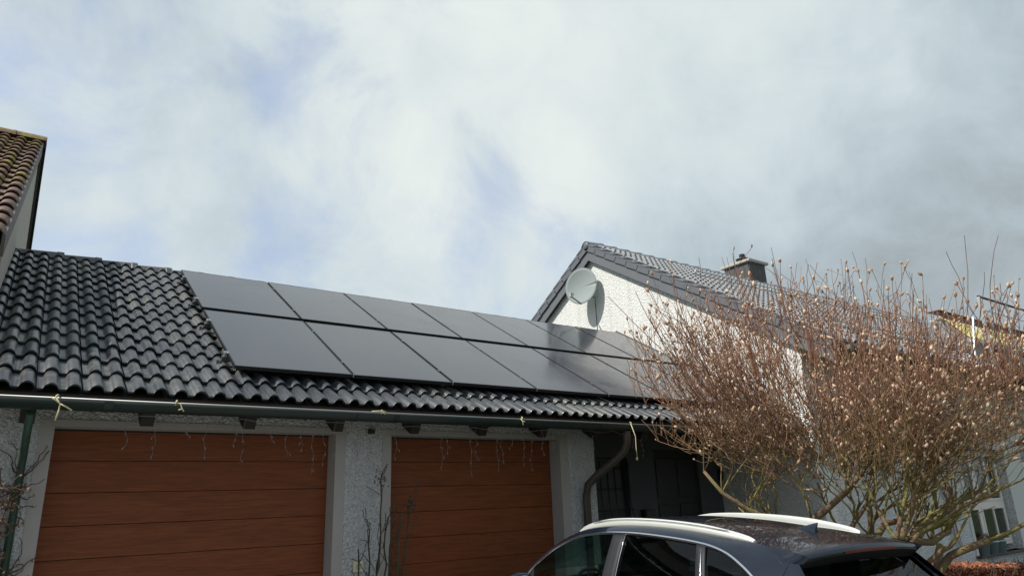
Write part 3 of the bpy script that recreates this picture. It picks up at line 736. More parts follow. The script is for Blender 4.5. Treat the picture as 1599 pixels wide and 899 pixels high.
# (local frame of nb_: x = 0 is the verge, y up the slope)
MB().box((-9, .03, -.16), (-.05, NL-.02, -.035), NSl.M).build('roof_deck', 'verge_brown', nb_)
tm = tile_mesh('t', 'brown_tile', w=.20, L=.40, rolls=1, rh=.048, lift=.045, th=.022, roll_frac=.68, seg=8)
tms = [tm.mesh('roof_tile', 'brown_tile'), tm.mesh('roof_tile', 'mossy_tile')]
rn = random.Random(3)
for j in range(18):
    for i in range(12):
        mossy = i == 1 and j > 1 or j > 15 or rn.random() < .10 or (i in (0, 2, 3) and j > 11 and rn.random() < .45)
        o = bpy.data.objects.new('roof_tile', tms[1 if mossy else 0]); COL.objects.link(o); o.parent = nb_
        o.matrix_local = NSl.M @ Matrix.Translation((-.215-i*.20+rn.uniform(-.004, .004), j*.343+rn.uniform(-.006, .006), rn.uniform(0, .004))) @ Matrix.Rotation(rn.uniform(-.012, .012), 4, 'Z')
MB().box((-9, .0, -.03), (-2.42, NL-.02, .03), NSl.M).build('roof_covering', 'brown_tile', nb_)
npk = Vector((0, NL*math.cos(NP), nez+NL*math.sin(NP)))
bkm = Matrix.Translation(npk) @ Matrix.Rotation(math.pi-0, 4, 'Z') @ Matrix.Rotation(NP, 4, 'X')
def NB(x, s_, h):   # rear slope: s measured down from the ridge
    return Vector((x, npk.y+s_*math.cos(NP)+h*math.sin(NP), npk.z-s_*math.sin(NP)+h*math.cos(NP)))
q = [NB(x, s_, h) for h in (-.12, .0) for x, s_ in ((-9, 0), (.0, 0), (.0, NL), (-9, NL))]
MB().add(q, [(3, 2, 1, 0), (4, 5, 6, 7), (0, 1, 5, 4), (1, 2, 6, 5), (2, 3, 7, 6), (3, 0, 4, 7)]).build('rear_roof_slope', 'verge_brown', nb_)
for k in range(18):
    q = [NB(x, s_, h) for h in (-.10, .05) for x, s_ in ((-.03, k*.343), (.035, k*.343), (.035, k*.343+.36), (-.03, k*.343+.36))]
    MB().add(q, [(3, 2, 1, 0), (4, 5, 6, 7), (0, 1, 5, 4), (1, 2, 6, 5), (2, 3, 7, 6), (3, 0, 4, 7)]).build('verge_tile', 'seal_black', nb_)
    o = MB().box((-.03, k*.343, -.17), (-.004, k*.343+.36, .03), NSl.M).build('verge_tile', 'verge_brown', nb_)
me_r = MB(); prof = [(-1.15, -.72), (-.9, -.35), (-.5, .0), (0, .15), (.5, .0), (.9, -.35), (1.15, -.72)]
me_r.grid([[(xx, a*.16*sc, b*.16*sc) for a, b in prof] for xx, sc in ((-.44, 1.12), (-.40, 1.12), (-.395, 1.0), (.0, .94))], False)
me_r = me_r.mesh('ridge_tile', 'mossy_tile')
for k in range(6):
    o = bpy.data.objects.new('ridge_tile', me_r); COL.objects.link(o); o.parent = nb_; o.location = (.03-k*.42, npk.y, npk.z+.10)
gwn = [(.62, -.4), (.62, nez+.62*math.tan(NP)-.22), (npk.y, npk.z-.20), (2*npk.y-.6, nez+.4*math.tan(NP)-.2), (2*npk.y-.6, -.4)]
MB().prism(gwn, lambda p, k: (-.035-k*.3, p[0], p[1])).build('gable_wall', 'neighbour_plaster', nb_)
box('front_wall', (-9, .60, -.4), (-.10, .90, 4.35), 'neighbour_roughcast', nb_)
gw_ = MB().tube([(-6, -.09, nez-.06), (-.16, -.09, nez-.06)], .07, 12).build('gutter', 'black_metal', nb_)
for k in range(4): MB().box((-.9-k*.9-.05, -.02, -.28), (-.9-k*.9+.05, 1.0, -.165), NSl.M).build('rafter_tail', 'dark_wood', nb_)

# ------------------------------------------------------------------ cords tied on the gutter and icicle light string
def cord(x, pts, label):
    m_ = MB()
    for pp in pts: m_.tube([(x+a, 6.08+b, 2.605+c) for a, b, c in pp], .0052, 6)
    tag(m_.build('cord', 'cord'), label, 'cord', 'pale cords tied to the gutter')
loop = [(0, .0, -.02), (0, -.02, .01), (.01, .01, .02), (.02, .03, .01)]
cord(.255, [loop, [(.0, -.01, .0), (.03, -.025, -.05), (.028, -.03, -.10), (.015, -.02, -.17)], [(.03, -.025, -.05), (.07, -.03, -.07), (.11, -.03, -.095)], [(-.03, -.01, .0), (.02, -.02, -.04)]], 'pale cord knotted on the gutter at the far left with two hanging ends')
cord(1.06, [loop, [(0, -.01, .0), (.03, -.025, -.01), (.045, -.03, -.05), (.06, -.03, -.07)], [(.045, -.03, -.05), (.02, -.03, -.06)]], 'short pale cord end on the gutter above the left garage door')
cord(2.83, [loop, [(-.1, -.012, .002), (0, -.02, .01), (.05, -.015, -.002)], [(0, -.02, .0), (.03, -.03, -.02)]], 'pale cord wrapped round the gutter lip above the pillar between the doors')
cord(4.45, [loop, [(-.02, -.012, .0), (.0, -.02, -.03), (.0, -.025, -.07)], [(0, -.02, -.03), (.03, -.02, -.03)]], 'pale cord loop on the gutter above the right garage door')
cord(6.05, [loop, [(0, -.01, 0), (.01, -.06, -.15), (.015, -.05, -.30), (.02, -.05, -.40)]], 'long pale cord hanging straight down beside the downpipe')
MB().lathe([(.002, 0), (.014, .01), (.012, .03), (.002, .04)], (6.065, 6.03, 2.175), sides=8).build('x', 'cord').name = 'cord_knot'
tag(bpy.data.objects['cord_knot'], 'small knot at the end of the long hanging cord', 'cord')
ls = tag(empty('light_string', (0, 6.16, 2.50)), 'thin icicle light string hanging below the gutter in front of the garage doors', 'light string')
rn = random.Random(11); cab = []
x = .55
while x < 6.3: cab.append((x, rn.uniform(-.01, .02), rn.uniform(-.02, .02))); x += .12
MB().tube(cab, .0025, 4).build('cable', 'lamp_wire', ls)
for x, ln in [(.75, .17), (.95, .22), (1.18, .10), (1.32, .22), (1.55, .15), (1.62, .24), (1.85, .12), (1.98, .20), (2.12, .17), (2.22, .30), (2.32, .26), (2.42, .20), (2.53, .14), (2.62, .24), (2.88, .16), (3.02, .22),
              (3.52, .28), (3.58, .18), (3.86, .33), (3.92, .22), (4.18, .30), (4.24, .24), (4.36, .14), (4.52, .26), (4.62, .30), (4.78, .18), (4.92, .15), (5.12, .22), (5.22, .14), (5.5, .12), (6.15, .14), (6.3, .18)]:
    w_ = MB(); pts = []; a = 0; n = 9
    for k in range(n+1): pts.append((x+rn.uniform(-.007, .007)+.012*math.sin(k*1.1+x*9), rn.uniform(-.015, .015), -ln*k/n*1.5))
    w_.tube(pts, .0014, 4)
    for k in range(2, n+1, 2):
        px_, py_, pz_ = pts[k]; dx_ = rn.uniform(-.025, .025)
        w_.tube([(px_, py_, pz_), (px_+dx_, py_, pz_-.015)], .0014, 4)
        w_.lathe([(.0005, 0), (.0045, .004), (.0035, .016), (.0005, .02)], (px_+dx_, py_, pz_-.03), sides=5)
    w_.build('strand', 'lamp_wire', ls)

# ------------------------------------------------------------------ plants at the wall
def wander(rn, p, d, L, n, wob, upb=0.0):
    pts = [Vector(p)]; d = Vector(d).normalized()
    for k in range(n):
        d = (d+Vector((rn.gauss(0, wob), rn.gauss(0, wob), rn.gauss(0, wob)+upb))).normalized(); pts.append(pts[-1]+d*(L/n))
    return pts
rn = random.Random(21)
cp = tag(empty('climbing_plant', (.12, 6.52, 0)), 'tangled bare climbing plant on the green downpipe at the left wall', 'climbing plant')
m_ = MB(); lf = MB(); thin = MB()
for k in range(9):
    pts = wander(rn, (rn.uniform(-.30, .02), rn.uniform(.0, .08), -.1), (rn.uniform(-.02, .01), 0, 1), 1.6+.75*rn.random(), 16, .05, .06)
    pts = [Vector((min(q.x, .10), max(-.15, min(.12, q.y)), q.z)) for q in pts]
    m_.tube(pts, [.011*(1-.5*i/len(pts)) for i in range(len(pts))], 6)
    for t in range(60):
        b = pts[rn.randrange(4, len(pts))]; tp = wander(rn, b, (rn.uniform(-1, 1), rn.uniform(-.5, .15), rn.uniform(-.2, .9)), rn.uniform(.08, .36), 7, .38)
        thin.tube(tp, [.005]*4+[.0035]*4, 4)
        for _ in range(2):
            q = tp[rn.randrange(2, 8)]; a = Vector((rn.gauss(0, 1), rn.gauss(0, 1), rn.gauss(0, 1))).normalized()*.022; b_ = a.orthogonal().normalized()*.012
            if rn.random() < .8: lf.add([q, q+a*.5+b_, q+a, q+a*.5-b_], [(0, 1, 2, 3)])
m_.build('stem', 'twig_brown', cp); o = thin.build('twigs', 'twig_brown', cp); o['kind'] = 'stuff'; o = lf.build('withered_leaves', 'dead_leaf', cp); o['kind'] = 'stuff'
rs = tag(empty('rose_bush', (2.97, 6.35, 0)), 'leggy bare rose bush in front of the pillar between the garage doors', 'rose bush')
thin = MB(); lf = MB()
for x0, x1, top, yb in ((-.08, -.12, 1.55, 0), (-.02, .02, 2.02, .05), (.03, .14, 1.85, .0), (.06, .20, 1.72, -.05), (-.10, -.02, 1.35, 0), (.0, .10, 1.66, .06), (-.2, -.22, 1.40, 0), (.12, .30, 1.75, .0)):
    n = 12; pts = [Vector((x0+(x1-x0)*(k/n)+rn.uniform(-.015, .015), yb+rn.uniform(-.02, .02), top*k/n)) for k in range(n+1)]
    MB().tube(pts, [.013*(1-.5*i/n) for i in range(n+1)], 7).build('stem', 'twig_green', rs)
    for t in range(9):
        i = rn.randrange(6, n+1); tp = wander(rn, pts[i], (rn.uniform(-.8, .8), rn.uniform(-.4, .2), .8), rn.uniform(.06, .28), 5, .22, .1)
        thin.tube(tp, .0035, 4)
        for _ in range(3):
            q = tp[-1]; a = Vector((rn.gauss(0, 1), rn.gauss(0, 1), rn.gauss(0, 1)+.4)).normalized()*.02; b_ = a.orthogonal().normalized()*.006
            if rn.random() < .35: lf.add([q, q+a*.5+b_, q+a, q+a*.5-b_], [(0, 1, 2, 3)])
for q0 in ((.02, .05, 2.02), (.30, .0, 1.77)):
    for _ in range(60):
        q = Vector(q0)+Vector((rn.gauss(0, .035), rn.gauss(0, .03), rn.gauss(0, .045))); a = Vector((rn.gauss(0, 1), rn.gauss(0, 1), rn.gauss(0, 1))).normalized()*.025; b_ = a.orthogonal().normalized()*.009
        lf.add([q, q+a*.5+b_, q+a, q+a*.5-b_], [(0, 1, 2, 3)])
thin.build('twigs', 'twig_green', rs)['kind'] = 'stuff'; lf.build('leaves', 'twig_green', rs)['kind'] = 'stuff'

# ------------------------------------------------------------------ window-sill pots, hanging ornament, hedge
for k, (x, s_, lb) in enumerate(((14.62, .9, 'pale blue flower pot on the window sill, the leftmost and smallest'), (14.98, 1.0, 'pale blue flower pot with dry plant in the middle of the window sill group'), (15.30, 1.0, 'pale blue flower pot on the window sill, the rightmost of three'))):
    p = tag(empty('flower_pot', (x, HY-.0, WZ0)), lb, 'flower pot', 'pots on the window sill')
    MB().lathe([(.001, 0), (.10*s_, 0), (.13*s_, .19*s_), (.145*s_, .19*s_), (.145*s_, .22*s_), (.12*s_, .22*s_), (.115*s_, .17*s_), (.001, .17*s_)], (0, 0, 0), sides=18).build('pot', 'pot_blue', p)
    MB().lathe([(.001, .175*s_), (.118*s_, .175*s_)], (0, 0, 0), sides=16).build('soil', 'soil', p)
    t = MB(); r_ = random.Random(k)
    for _ in range(40): t.tube(wander(r_, (r_.uniform(-.06, .06), r_.uniform(-.05, .05), .17*s_), (r_.uniform(-.6, .6), r_.uniform(-.5, .5), 1), r_.uniform(.05, .20), 3, .3), .006, 4)
    t.build('plant', 'dry_plant', p)
orn = tag(empty('hanging_ornament', (13.62, HY-.05, 1.15)), 'heart-shaped wreath with long red ribbons hanging on the white wall beside the window', 'ornament')
hp_ = []
for k in range(25):
    t = 2*math.pi*k/24; hp_.append((.16*math.sin(t)**3, -.0, .12*math.cos(t)-.05*math.cos(2*t)-.02*math.cos(3*t)+.50))
MB().tube(hp_, .022, 8, caps=False).build('wreath', 'ribbon_red', orn)
rb = MB()
for x0, x1, z1 in ((-.02, -.07, -.22), (.02, .09, -.40), (.0, .04, -.45)):
    rb.grid([[(x0+(x1-x0)*t+w_+.02*math.sin(t*7+x0*40), -.01, .36+(z1-.36)*t) for w_ in (-.016, .016)] for t in [i/10 for i in range(11)]], True)
rb.tube([(0, 0, .6), (.0, .0, 1.0)], .006, 6); o = rb.build('ribbon', 'ribbon_red', orn); solid(o, .002, 0)
hedge = tag(empty('hedge', (12, 5.1, 0)), 'low clipped beech hedge with withered red-brown leaves by the house wall', 'hedge')
hl = MB(); r_ = random.Random(8)
for k in range(26000):
    x = r_.uniform(-2.2, 5.2); top = .78-.075*(x+1.7); hy = r_.uniform(-.32, .36); z = r_.uniform(.0, 1)**.5*top+r_.gauss(0, .018)
    if r_.random() < .45: hy = -.32+abs(r_.gauss(0, .05))
    a = Vector((r_.gauss(0, 1), r_.gauss(0, 1), r_.gauss(0, 1))).normalized(); b_ = a.orthogonal().normalized(); l_ = r_.uniform(.022, .036)
    q = Vector((x, hy, z)); hl.add([q-a*l_, q+b_*l_*.55, q+a*l_, q-b_*l_*.55], [(0, 1, 2, 3)])
o = hl.build('foliage', 'hedge_leaf', hedge); o['kind'] = 'stuff'
hs = MB()
for k in range(420):
    x = r_.uniform(-2.2, 5.2); top = .78-.075*(x+1.7); hs.tube(wander(r_, (x, r_.uniform(-.3, .3), -.1), (r_.gauss(0, .15), r_.gauss(0, .15), 1), top+.1+abs(r_.gauss(0, .05)), 4, .1), .004, 4)
hs.build('twigs', 'twig_brown', hedge)['kind'] = 'stuff'

# ------------------------------------------------------------------ magnolia
mag = tag(empty('magnolia_tree', (6.95, 4.15, 0)), 'wide multi-stemmed bare magnolia covered in fat pinkish buds beside the car', 'tree')
rn = random.Random(42)
CEN = Vector((-.02, 0.05, 2.30)); RT = Vector((.495, -.869, 0))
def env(p):
    """>1 outside the crown"""
    q = p-CEN; u = q.dot(RT); rh_ = math.hypot(q.x, q.y); rz = 1.78-.20*u if q.z > 0 else 1.15
    return math.sqrt((q.x/2.35)**2+(q.y/2.35)**2+(q.z/rz)**2)
thick = MB(); mid = MB(); thin = MB(); tips = []
stat = [0]
def zlow(p):
    u = p.dot(RT); return 1.42+(.46 if u < 0 else .22)*math.hypot(p.x, p.y)
def branch(p, d, L, r, lvl, vig=1.0):
    n = max(3, int(L/(.09 if lvl < 2 else .11))); pts = [Vector(p)]; rad = [r]; d = Vector(d).normalized()
    wob = (.17, .22, .17, .11, .09)[lvl]; upb = (.03, .05, .075, .10, .10)[lvl]
    for k in range(n):
        d = (d+Vector((rn.gauss(0, wob), rn.gauss(0, wob), rn.gauss(0, wob)+upb))).normalized()
        q = pts[-1]+d*(L/n)
        if lvl >= 2 and env(q) > 1.0+.10*rn.random() and k > 1 and d.z < .75: break
        if q.y > 1.55 and q.z+0 < 2.6: d.y = min(d.y, -.05); q = pts[-1]+d*(L/n)
        if (lvl > 0 or math.hypot(q.x, q.y) > .85) and q.z < zlow(q) and d.z < .30: d.z = .40; d.normalize(); q = pts[-1]+d*(L/n)
        pts.append(q); rad.append(r*(1-(.45 if lvl < 3 else .35)*(k+1)/n))
    tgt = thick if r > .020 else mid if r > .0075 else thin
    tgt.tube(pts, rad, 9 if r > .03 else 6 if r > .0075 else 3, caps=r > .012)
    stat[0] += 1
    if lvl == 4 or (lvl == 3): tips.append((pts[-1], (pts[-1]-pts[-2]).normalized()))
    if lvl == 4: return
    nc = (6, 7, 7, 6)[lvl]
    for c in range(nc):
        t = rn.uniform(.25 if lvl else .45, 1.0) if c else 1.0
        i = min(len(pts)-1, max(1, int(t*(len(pts)-1)))); b = pts[i]; bd = (pts[i]-pts[i-1]).normalized()
        ax = Vector((rn.gauss(0, 1), rn.gauss(0, 1), rn.gauss(0, 1))); ax = (ax-bd*ax.dot(bd)).normalized()
        ang = R(rn.uniform(18, 52)) if c else R(rn.uniform(5, 20))
        nd = bd*math.cos(ang)+ax*math.sin(ang)
        outw = Vector((b.x-CEN.x, b.y-CEN.y, (b.z-CEN.z)*.35)); outw = outw.normalized() if outw.length > .01 else outw
        nd = nd+outw*.22
        if env(b) > 1.05: continue
        if lvl >= 2 and b.z < zlow(b)+.22 and rn.random() < .85: continue
        if lvl == 1 and b.z < zlow(b)+.10 and rn.random() < .5: continue
        if b.z < zlow(b)+.1 and nd.z < .1: nd.z = .25
        cl = L*rn.uniform(.56, .84)*(1.0 if c else 1.05)
        if lvl == 3: cl = rn.uniform(.10, .34)
        if lvl == 2: cl = rn.uniform(.25, .58)
        branch(b, nd, cl, max(.0026, rad[i]*(.62 if lvl < 2 else .58)), lvl+1)
B0 = Vector((0, 0, .0))
# main stems: base, direction, length, radius
stems = [((-.30, .28, 0), (-.10, .10, 1), 1.55, .050), ((-.30, .34, .0), (-.55, .35, .9), 1.7, .040), ((-.08, .05, 0), (.02, .02, 1), 1.7, .060), ((.02, .0, 0), (.12, -.10, 1), 1.9, .055),
         ((.12, -.06, 0), (.12, .12, 1), 1.7, .050), ((.22, -.20, 0), (.16, -.12, 1), 1.7, .070), ((.06, -.10, .95), (.3, -.8, .9), 1.1, .040),
         ((-.2, .1, .2), (-.75, -.3, .95), 1.6, .040), ((-.1, .2, .4), (-.1, .8, .9), 1.1, .038), ((-.2, .0, .5), (-.35, -.85, .85), 1.4, .036), ((.08, -.02, .9), (.85, .2, .85), 1.1, .038)]
for b, d, L, r in stems: branch(b, d, L, r, 0)
def limb(pts, r0, r1):
    pts = [Vector(p) for p in pts]; n = len(pts); thick.tube(pts, [r0+(r1-r0)*i/(n-1) for i in range(n)], 9)
    for i in range(2, n):
        for _ in range(3):
            branch(pts[i], (rn.uniform(-.3, .8), rn.uniform(-.6, .3), rn.uniform(.4, 1)), rn.uniform(.35, .7), r1*.55, 2)
limb([(.24, -.20, 1.12), (.34, -.27, 1.20), (.50, -.33, 1.215), (.66, -.40, 1.24), (.82, -.45, 1.225), (.98, -.50, 1.30), (1.10, -.50, 1.31), (1.32, -.45, 1.45), (1.62, -.40, 1.62)], .048, .022)
limb([(.20, -.18, 1.25), (.42, -.22, 1.42), (.62, -.26, 1.44), (.85, -.30, 1.50), (1.1, -.28, 1.60), (1.4, -.2, 1.85)], .035, .018)
limb([(-.30, .28, 1.35), (-.42, .42, 1.50), (-.62, .62, 1.60), (-.78, .80, 1.78), (-.88, .92, 2.0)], .034, .016)
limb([(-.32, .26, 1.40), (-.10, .12, 1.55), (.12, -.05, 1.75), (.30, -.16, 1.95)], .042, .024)
# long upright whips, twigs along them, rising through and out of the top
def whip(b, d, L, n, r0, sides):
    pts = wander(rn, b, d, L, n, .075, .05); thin.tube(pts, [r0-r0*.5*i/n for i in range(n+1)], 3, caps=False); tips.append((pts[-1], (pts[-1]-pts[-2]).normalized()))
    for q_ in range(sides):
        i = rn.randrange(1, n); p2 = wander(rn, pts[i], (rn.uniform(-.9, .9), rn.uniform(-.9, .9), .85), rn.uniform(.06, .36), 3, .11, .1); thin.tube(p2, .0027, 3, caps=False); tips.append((p2[-1], (p2[-1]-p2[-2]).normalized()))
for k in range(520):
    a = rn.uniform(0, 2*math.pi); rr = 1.95*math.sqrt(rn.random()); b = Vector((rr*math.cos(a), rr*math.sin(a), 0))
    if b.y > 1.5: continue
    top = 4.02-.24*b.dot(RT)-.20*rr*rr; lo = 2.15+.25*rr
    b.z = lo+(max(lo+.2, top-.45)-lo)*rn.random()**.8
    if (b.dot(RT) < -.6 and b.z > 2.9 and rn.random() < .5) or (b.dot(RT) > .9 and b.z > 2.85 and rn.random() < .65): continue
    L = rn.uniform(.35, .70) if rn.random() < .8 else rn.uniform(.6, 1.0)
    whip(b, (b.x*.20, b.y*.20, 1), L, 7, .0045, rn.randrange(2, 6) if b.z < top-.6 else rn.randrange(0, 4))
for k in range(95):      # long whips leaning out on the side towards the garage
    per = Vector((.869, .495, 0)); b = -RT*rn.uniform(.3, 1.25)+per*rn.gauss(-.1, .6); b.z = 2.25+rn.uniform(0, .75)
    if b.y > 1.4: continue
    whip(b, (b.x*.45, b.y*.35, .85), rn.uniform(.6, 1.25), 9, .0055, rn.randrange(3, 7))
for k in range(420):      # flatter sprays filling the underside and the flanks of the crown
    a = rn.uniform(0, 2*math.pi); rr = rn.uniform(.25, 1.55); b = Vector((rr*math.cos(a), rr*math.sin(a), 0))
    if b.y > 1.35: continue
    b.z = zlow(b)+.12+rn.uniform(0, .85); fl = rn.uniform(.25, .8)
    whip(b, (b.x/rr+rn.gauss(0, .3), b.y/rr+rn.gauss(0, .3), fl), min(2.35-rr, rn.uniform(.45, 1.0)) if b.y < .6 else .5, 7, .0048, rn.randrange(3, 7))
thick.build('trunk', 'bark', mag); mid.build('limbs', 'branch', mag); thin.build('twigs', 'twig', mag)['kind'] = 'stuff'
# buds: fat pointed, slightly bent
def bud_mesh(seg=6):
    b_ = MB(); b_.lathe([(.001, -.002), (.005, .002), (.0095, .009), (.0116, .018), (.0098, .028), (.0050, .037), (.0005, .042)], (0, 0, 0), sides=seg); return b_
bm1 = bud_mesh(); bme = bm1.mesh('bud', 'bud'); allb = []
camp = Vector((0, 0, CAMZ))-Vector((6.95, 4.15, 0))
for p, d in tips:
    if rn.random() < .42: allb.append((p, d, rn.uniform(.65, 1.2)*(1.35 if rn.random() < .30 else 1.0)))
allb.sort(key=lambda q: (q[0]-camp).length/q[2])
rest = MB()
for k, (p, d, s_) in enumerate(allb):
    d2 = (d+Vector((rn.gauss(0, .35), rn.gauss(0, .35), rn.gauss(0, .25)+.25))).normalized()
    T = Matrix.Translation(p) @ d2.to_track_quat('Z', 'Y').to_matrix().to_4x4() @ Matrix.Scale(s_, 4)
    if k < 290:
        o = bpy.data.objects.new('bud', bme); COL.objects.link(o); o.parent = mag; o.matrix_local = T
    else: rest.add([T @ Vector(v) for v in bm1.v], bm1.f, True)
rest.build('buds', 'bud', mag)['kind'] = 'stuff'
print('magnolia', stat[0], 'branches', len(allb), 'buds')

# ------------------------------------------------------------------ car
def spline(keys, y):
    """Catmull-Rom through (y, a, b, ...) keys sorted by y"""
    n = len(keys); i = 0
    if y <= keys[0][0]: return tuple(keys[0][1:])
    if y >= keys[-1][0]: return tuple(keys[-1][1:])
    while keys[i+1][0] < y: i += 1
    k0, k1, k2, k3 = keys[max(i-1, 0)], keys[i], keys[i+1], keys[min(i+2, n-1)]
    h = k2[0]-k1[0]; t = (y-k1[0])/h; res = []
    for c in range(1, len(k1)):
        m1 = (k2[c]-k0[c])/(k2[0]-k0[0])*h; m2 = (k3[c]-k1[c])/(k3[0]-k1[0])*h
        res.append((2*t**3-3*t*t+1)*k1[c]+(t**3-2*t*t+t)*m1+(-2*t**3+3*t*t)*k2[c]+(t**3-t*t)*m2)
    return tuple(res)
car = empty('car'); tag(car, 'dark blue-black SUV with silver roof rails parked nose-in at the right garage door', 'car')
car.matrix_world = Matrix.Translation((4.6, 2.25, -.08)) @ Matrix(((math.cos(.075), math.sin(.075), 0, 0), (-math.sin(.075), math.cos(.075), 0, 0), (0, .035, 1, 0), (0, 0, 0, 1)))
belt = [(.14, .775, 1.03), (.30, .80, 1.13), (.5, .825, 1.185), (1.0, .845, 1.165), (2.0, .855, 1.115), (3.0, .85, 1.075), (3.3, .835, 1.06), (3.6, .80, 1.03), (4.0, .74, .97), (4.2, .66, .90), (4.32, .50, .80)]
trim = [(.5, .818, 1.20), (.56, .805, 1.25), (.64, .785, 1.315), (.76, .752, 1.385), (.93, .712, 1.455), (1.15, .685, 1.497), (1.6, .672, 1.53), (2.0, .668, 1.54), (2.4, .672, 1.52), (2.66, .69, 1.475), (2.9, .735, 1.38), (3.14, .785, 1.235), (3.3, .825, 1.10)]
roofe = [(.14, .765, 1.04), (.30, .695, 1.245), (.44, .615, 1.405), (.52, .59, 1.455), (.65, .588, 1.492), (1.0, .59, 1.54), (1.5, .59, 1.583), (2.0, .59, 1.595), (2.4, .592, 1.575), (2.66, .605, 1.53), (2.9, .65, 1.43), (3.14, .70, 1.305), (3.45, .75, 1.10)]
def bel(y): return spline(belt, y)
def tri(y): return spline(trim, y)
def roo(y): return spline(roofe, y)
def both(fn, name, mat, parent=car, **k):
    for sg in (-1, 1):
        m_ = MB(); fn(m_, sg); o = m_.build(name, mat, parent, **k); yield o
def fr(a, b, n): return [a+(b-a)*k/n for k in range(n+1)]
# lower body, full length, one shell
def lower_sec(y):
    bx, bz = bel(y); k = 1.0
    nose = max(0, (y-3.9)/.45); tail = max(0, (.25-y)/.25)
    w = .925-.20*nose**1.6-.10*tail**2
    sill = .26+.10*nose
    return [(w-.10, sill), (w-.025, sill+.06), (w, .50), (w+.002, .74), (w-.012, .92+(.0 if y < 3.6 else -.05*nose)), (max(bx+.012, w-.06), min(bz-.02, .99)), (bx, bz)]
body = MB(); yy = [0, .05, .14, .22, .3, .4, .5]+fr(.65, 3.4, 22)+[3.5, 3.6, 3.75, 3.9, 4.0, 4.1, 4.2, 4.27, 4.32, 4.35]
for sg in (-1, 1):
    rows = [[(sg*x, y, z) for x, z in lower_sec(y)] for y in yy]
    if sg == 1: rows = [r[::-1] for r in rows]
    body.grid(rows, True)
hood = [[(x*bel(y)[0], y, bel(y)[1]+(.035*(1-x*x)) ) for x in fr(-1, 1, 12)] for y in (3.42, 3.5, 3.6, 3.75, 3.9, 4.0, 4.1, 4.2, 4.27, 4.32, 4.35)]
body.grid(hood[::-1], True)
for y, flip in ((0.0, False), (4.35, True)):
    L_ = [(-x, y, z) for x, z in lower_sec(y)]; Rr = [(x, y, z) for x, z in lower_sec(y)][::-1]; q = L_+Rr
    body.add(q, [tuple(range(len(q))) if not flip else tuple(range(len(q)-1, -1, -1))])
body.build('body', 'car_paint', car)
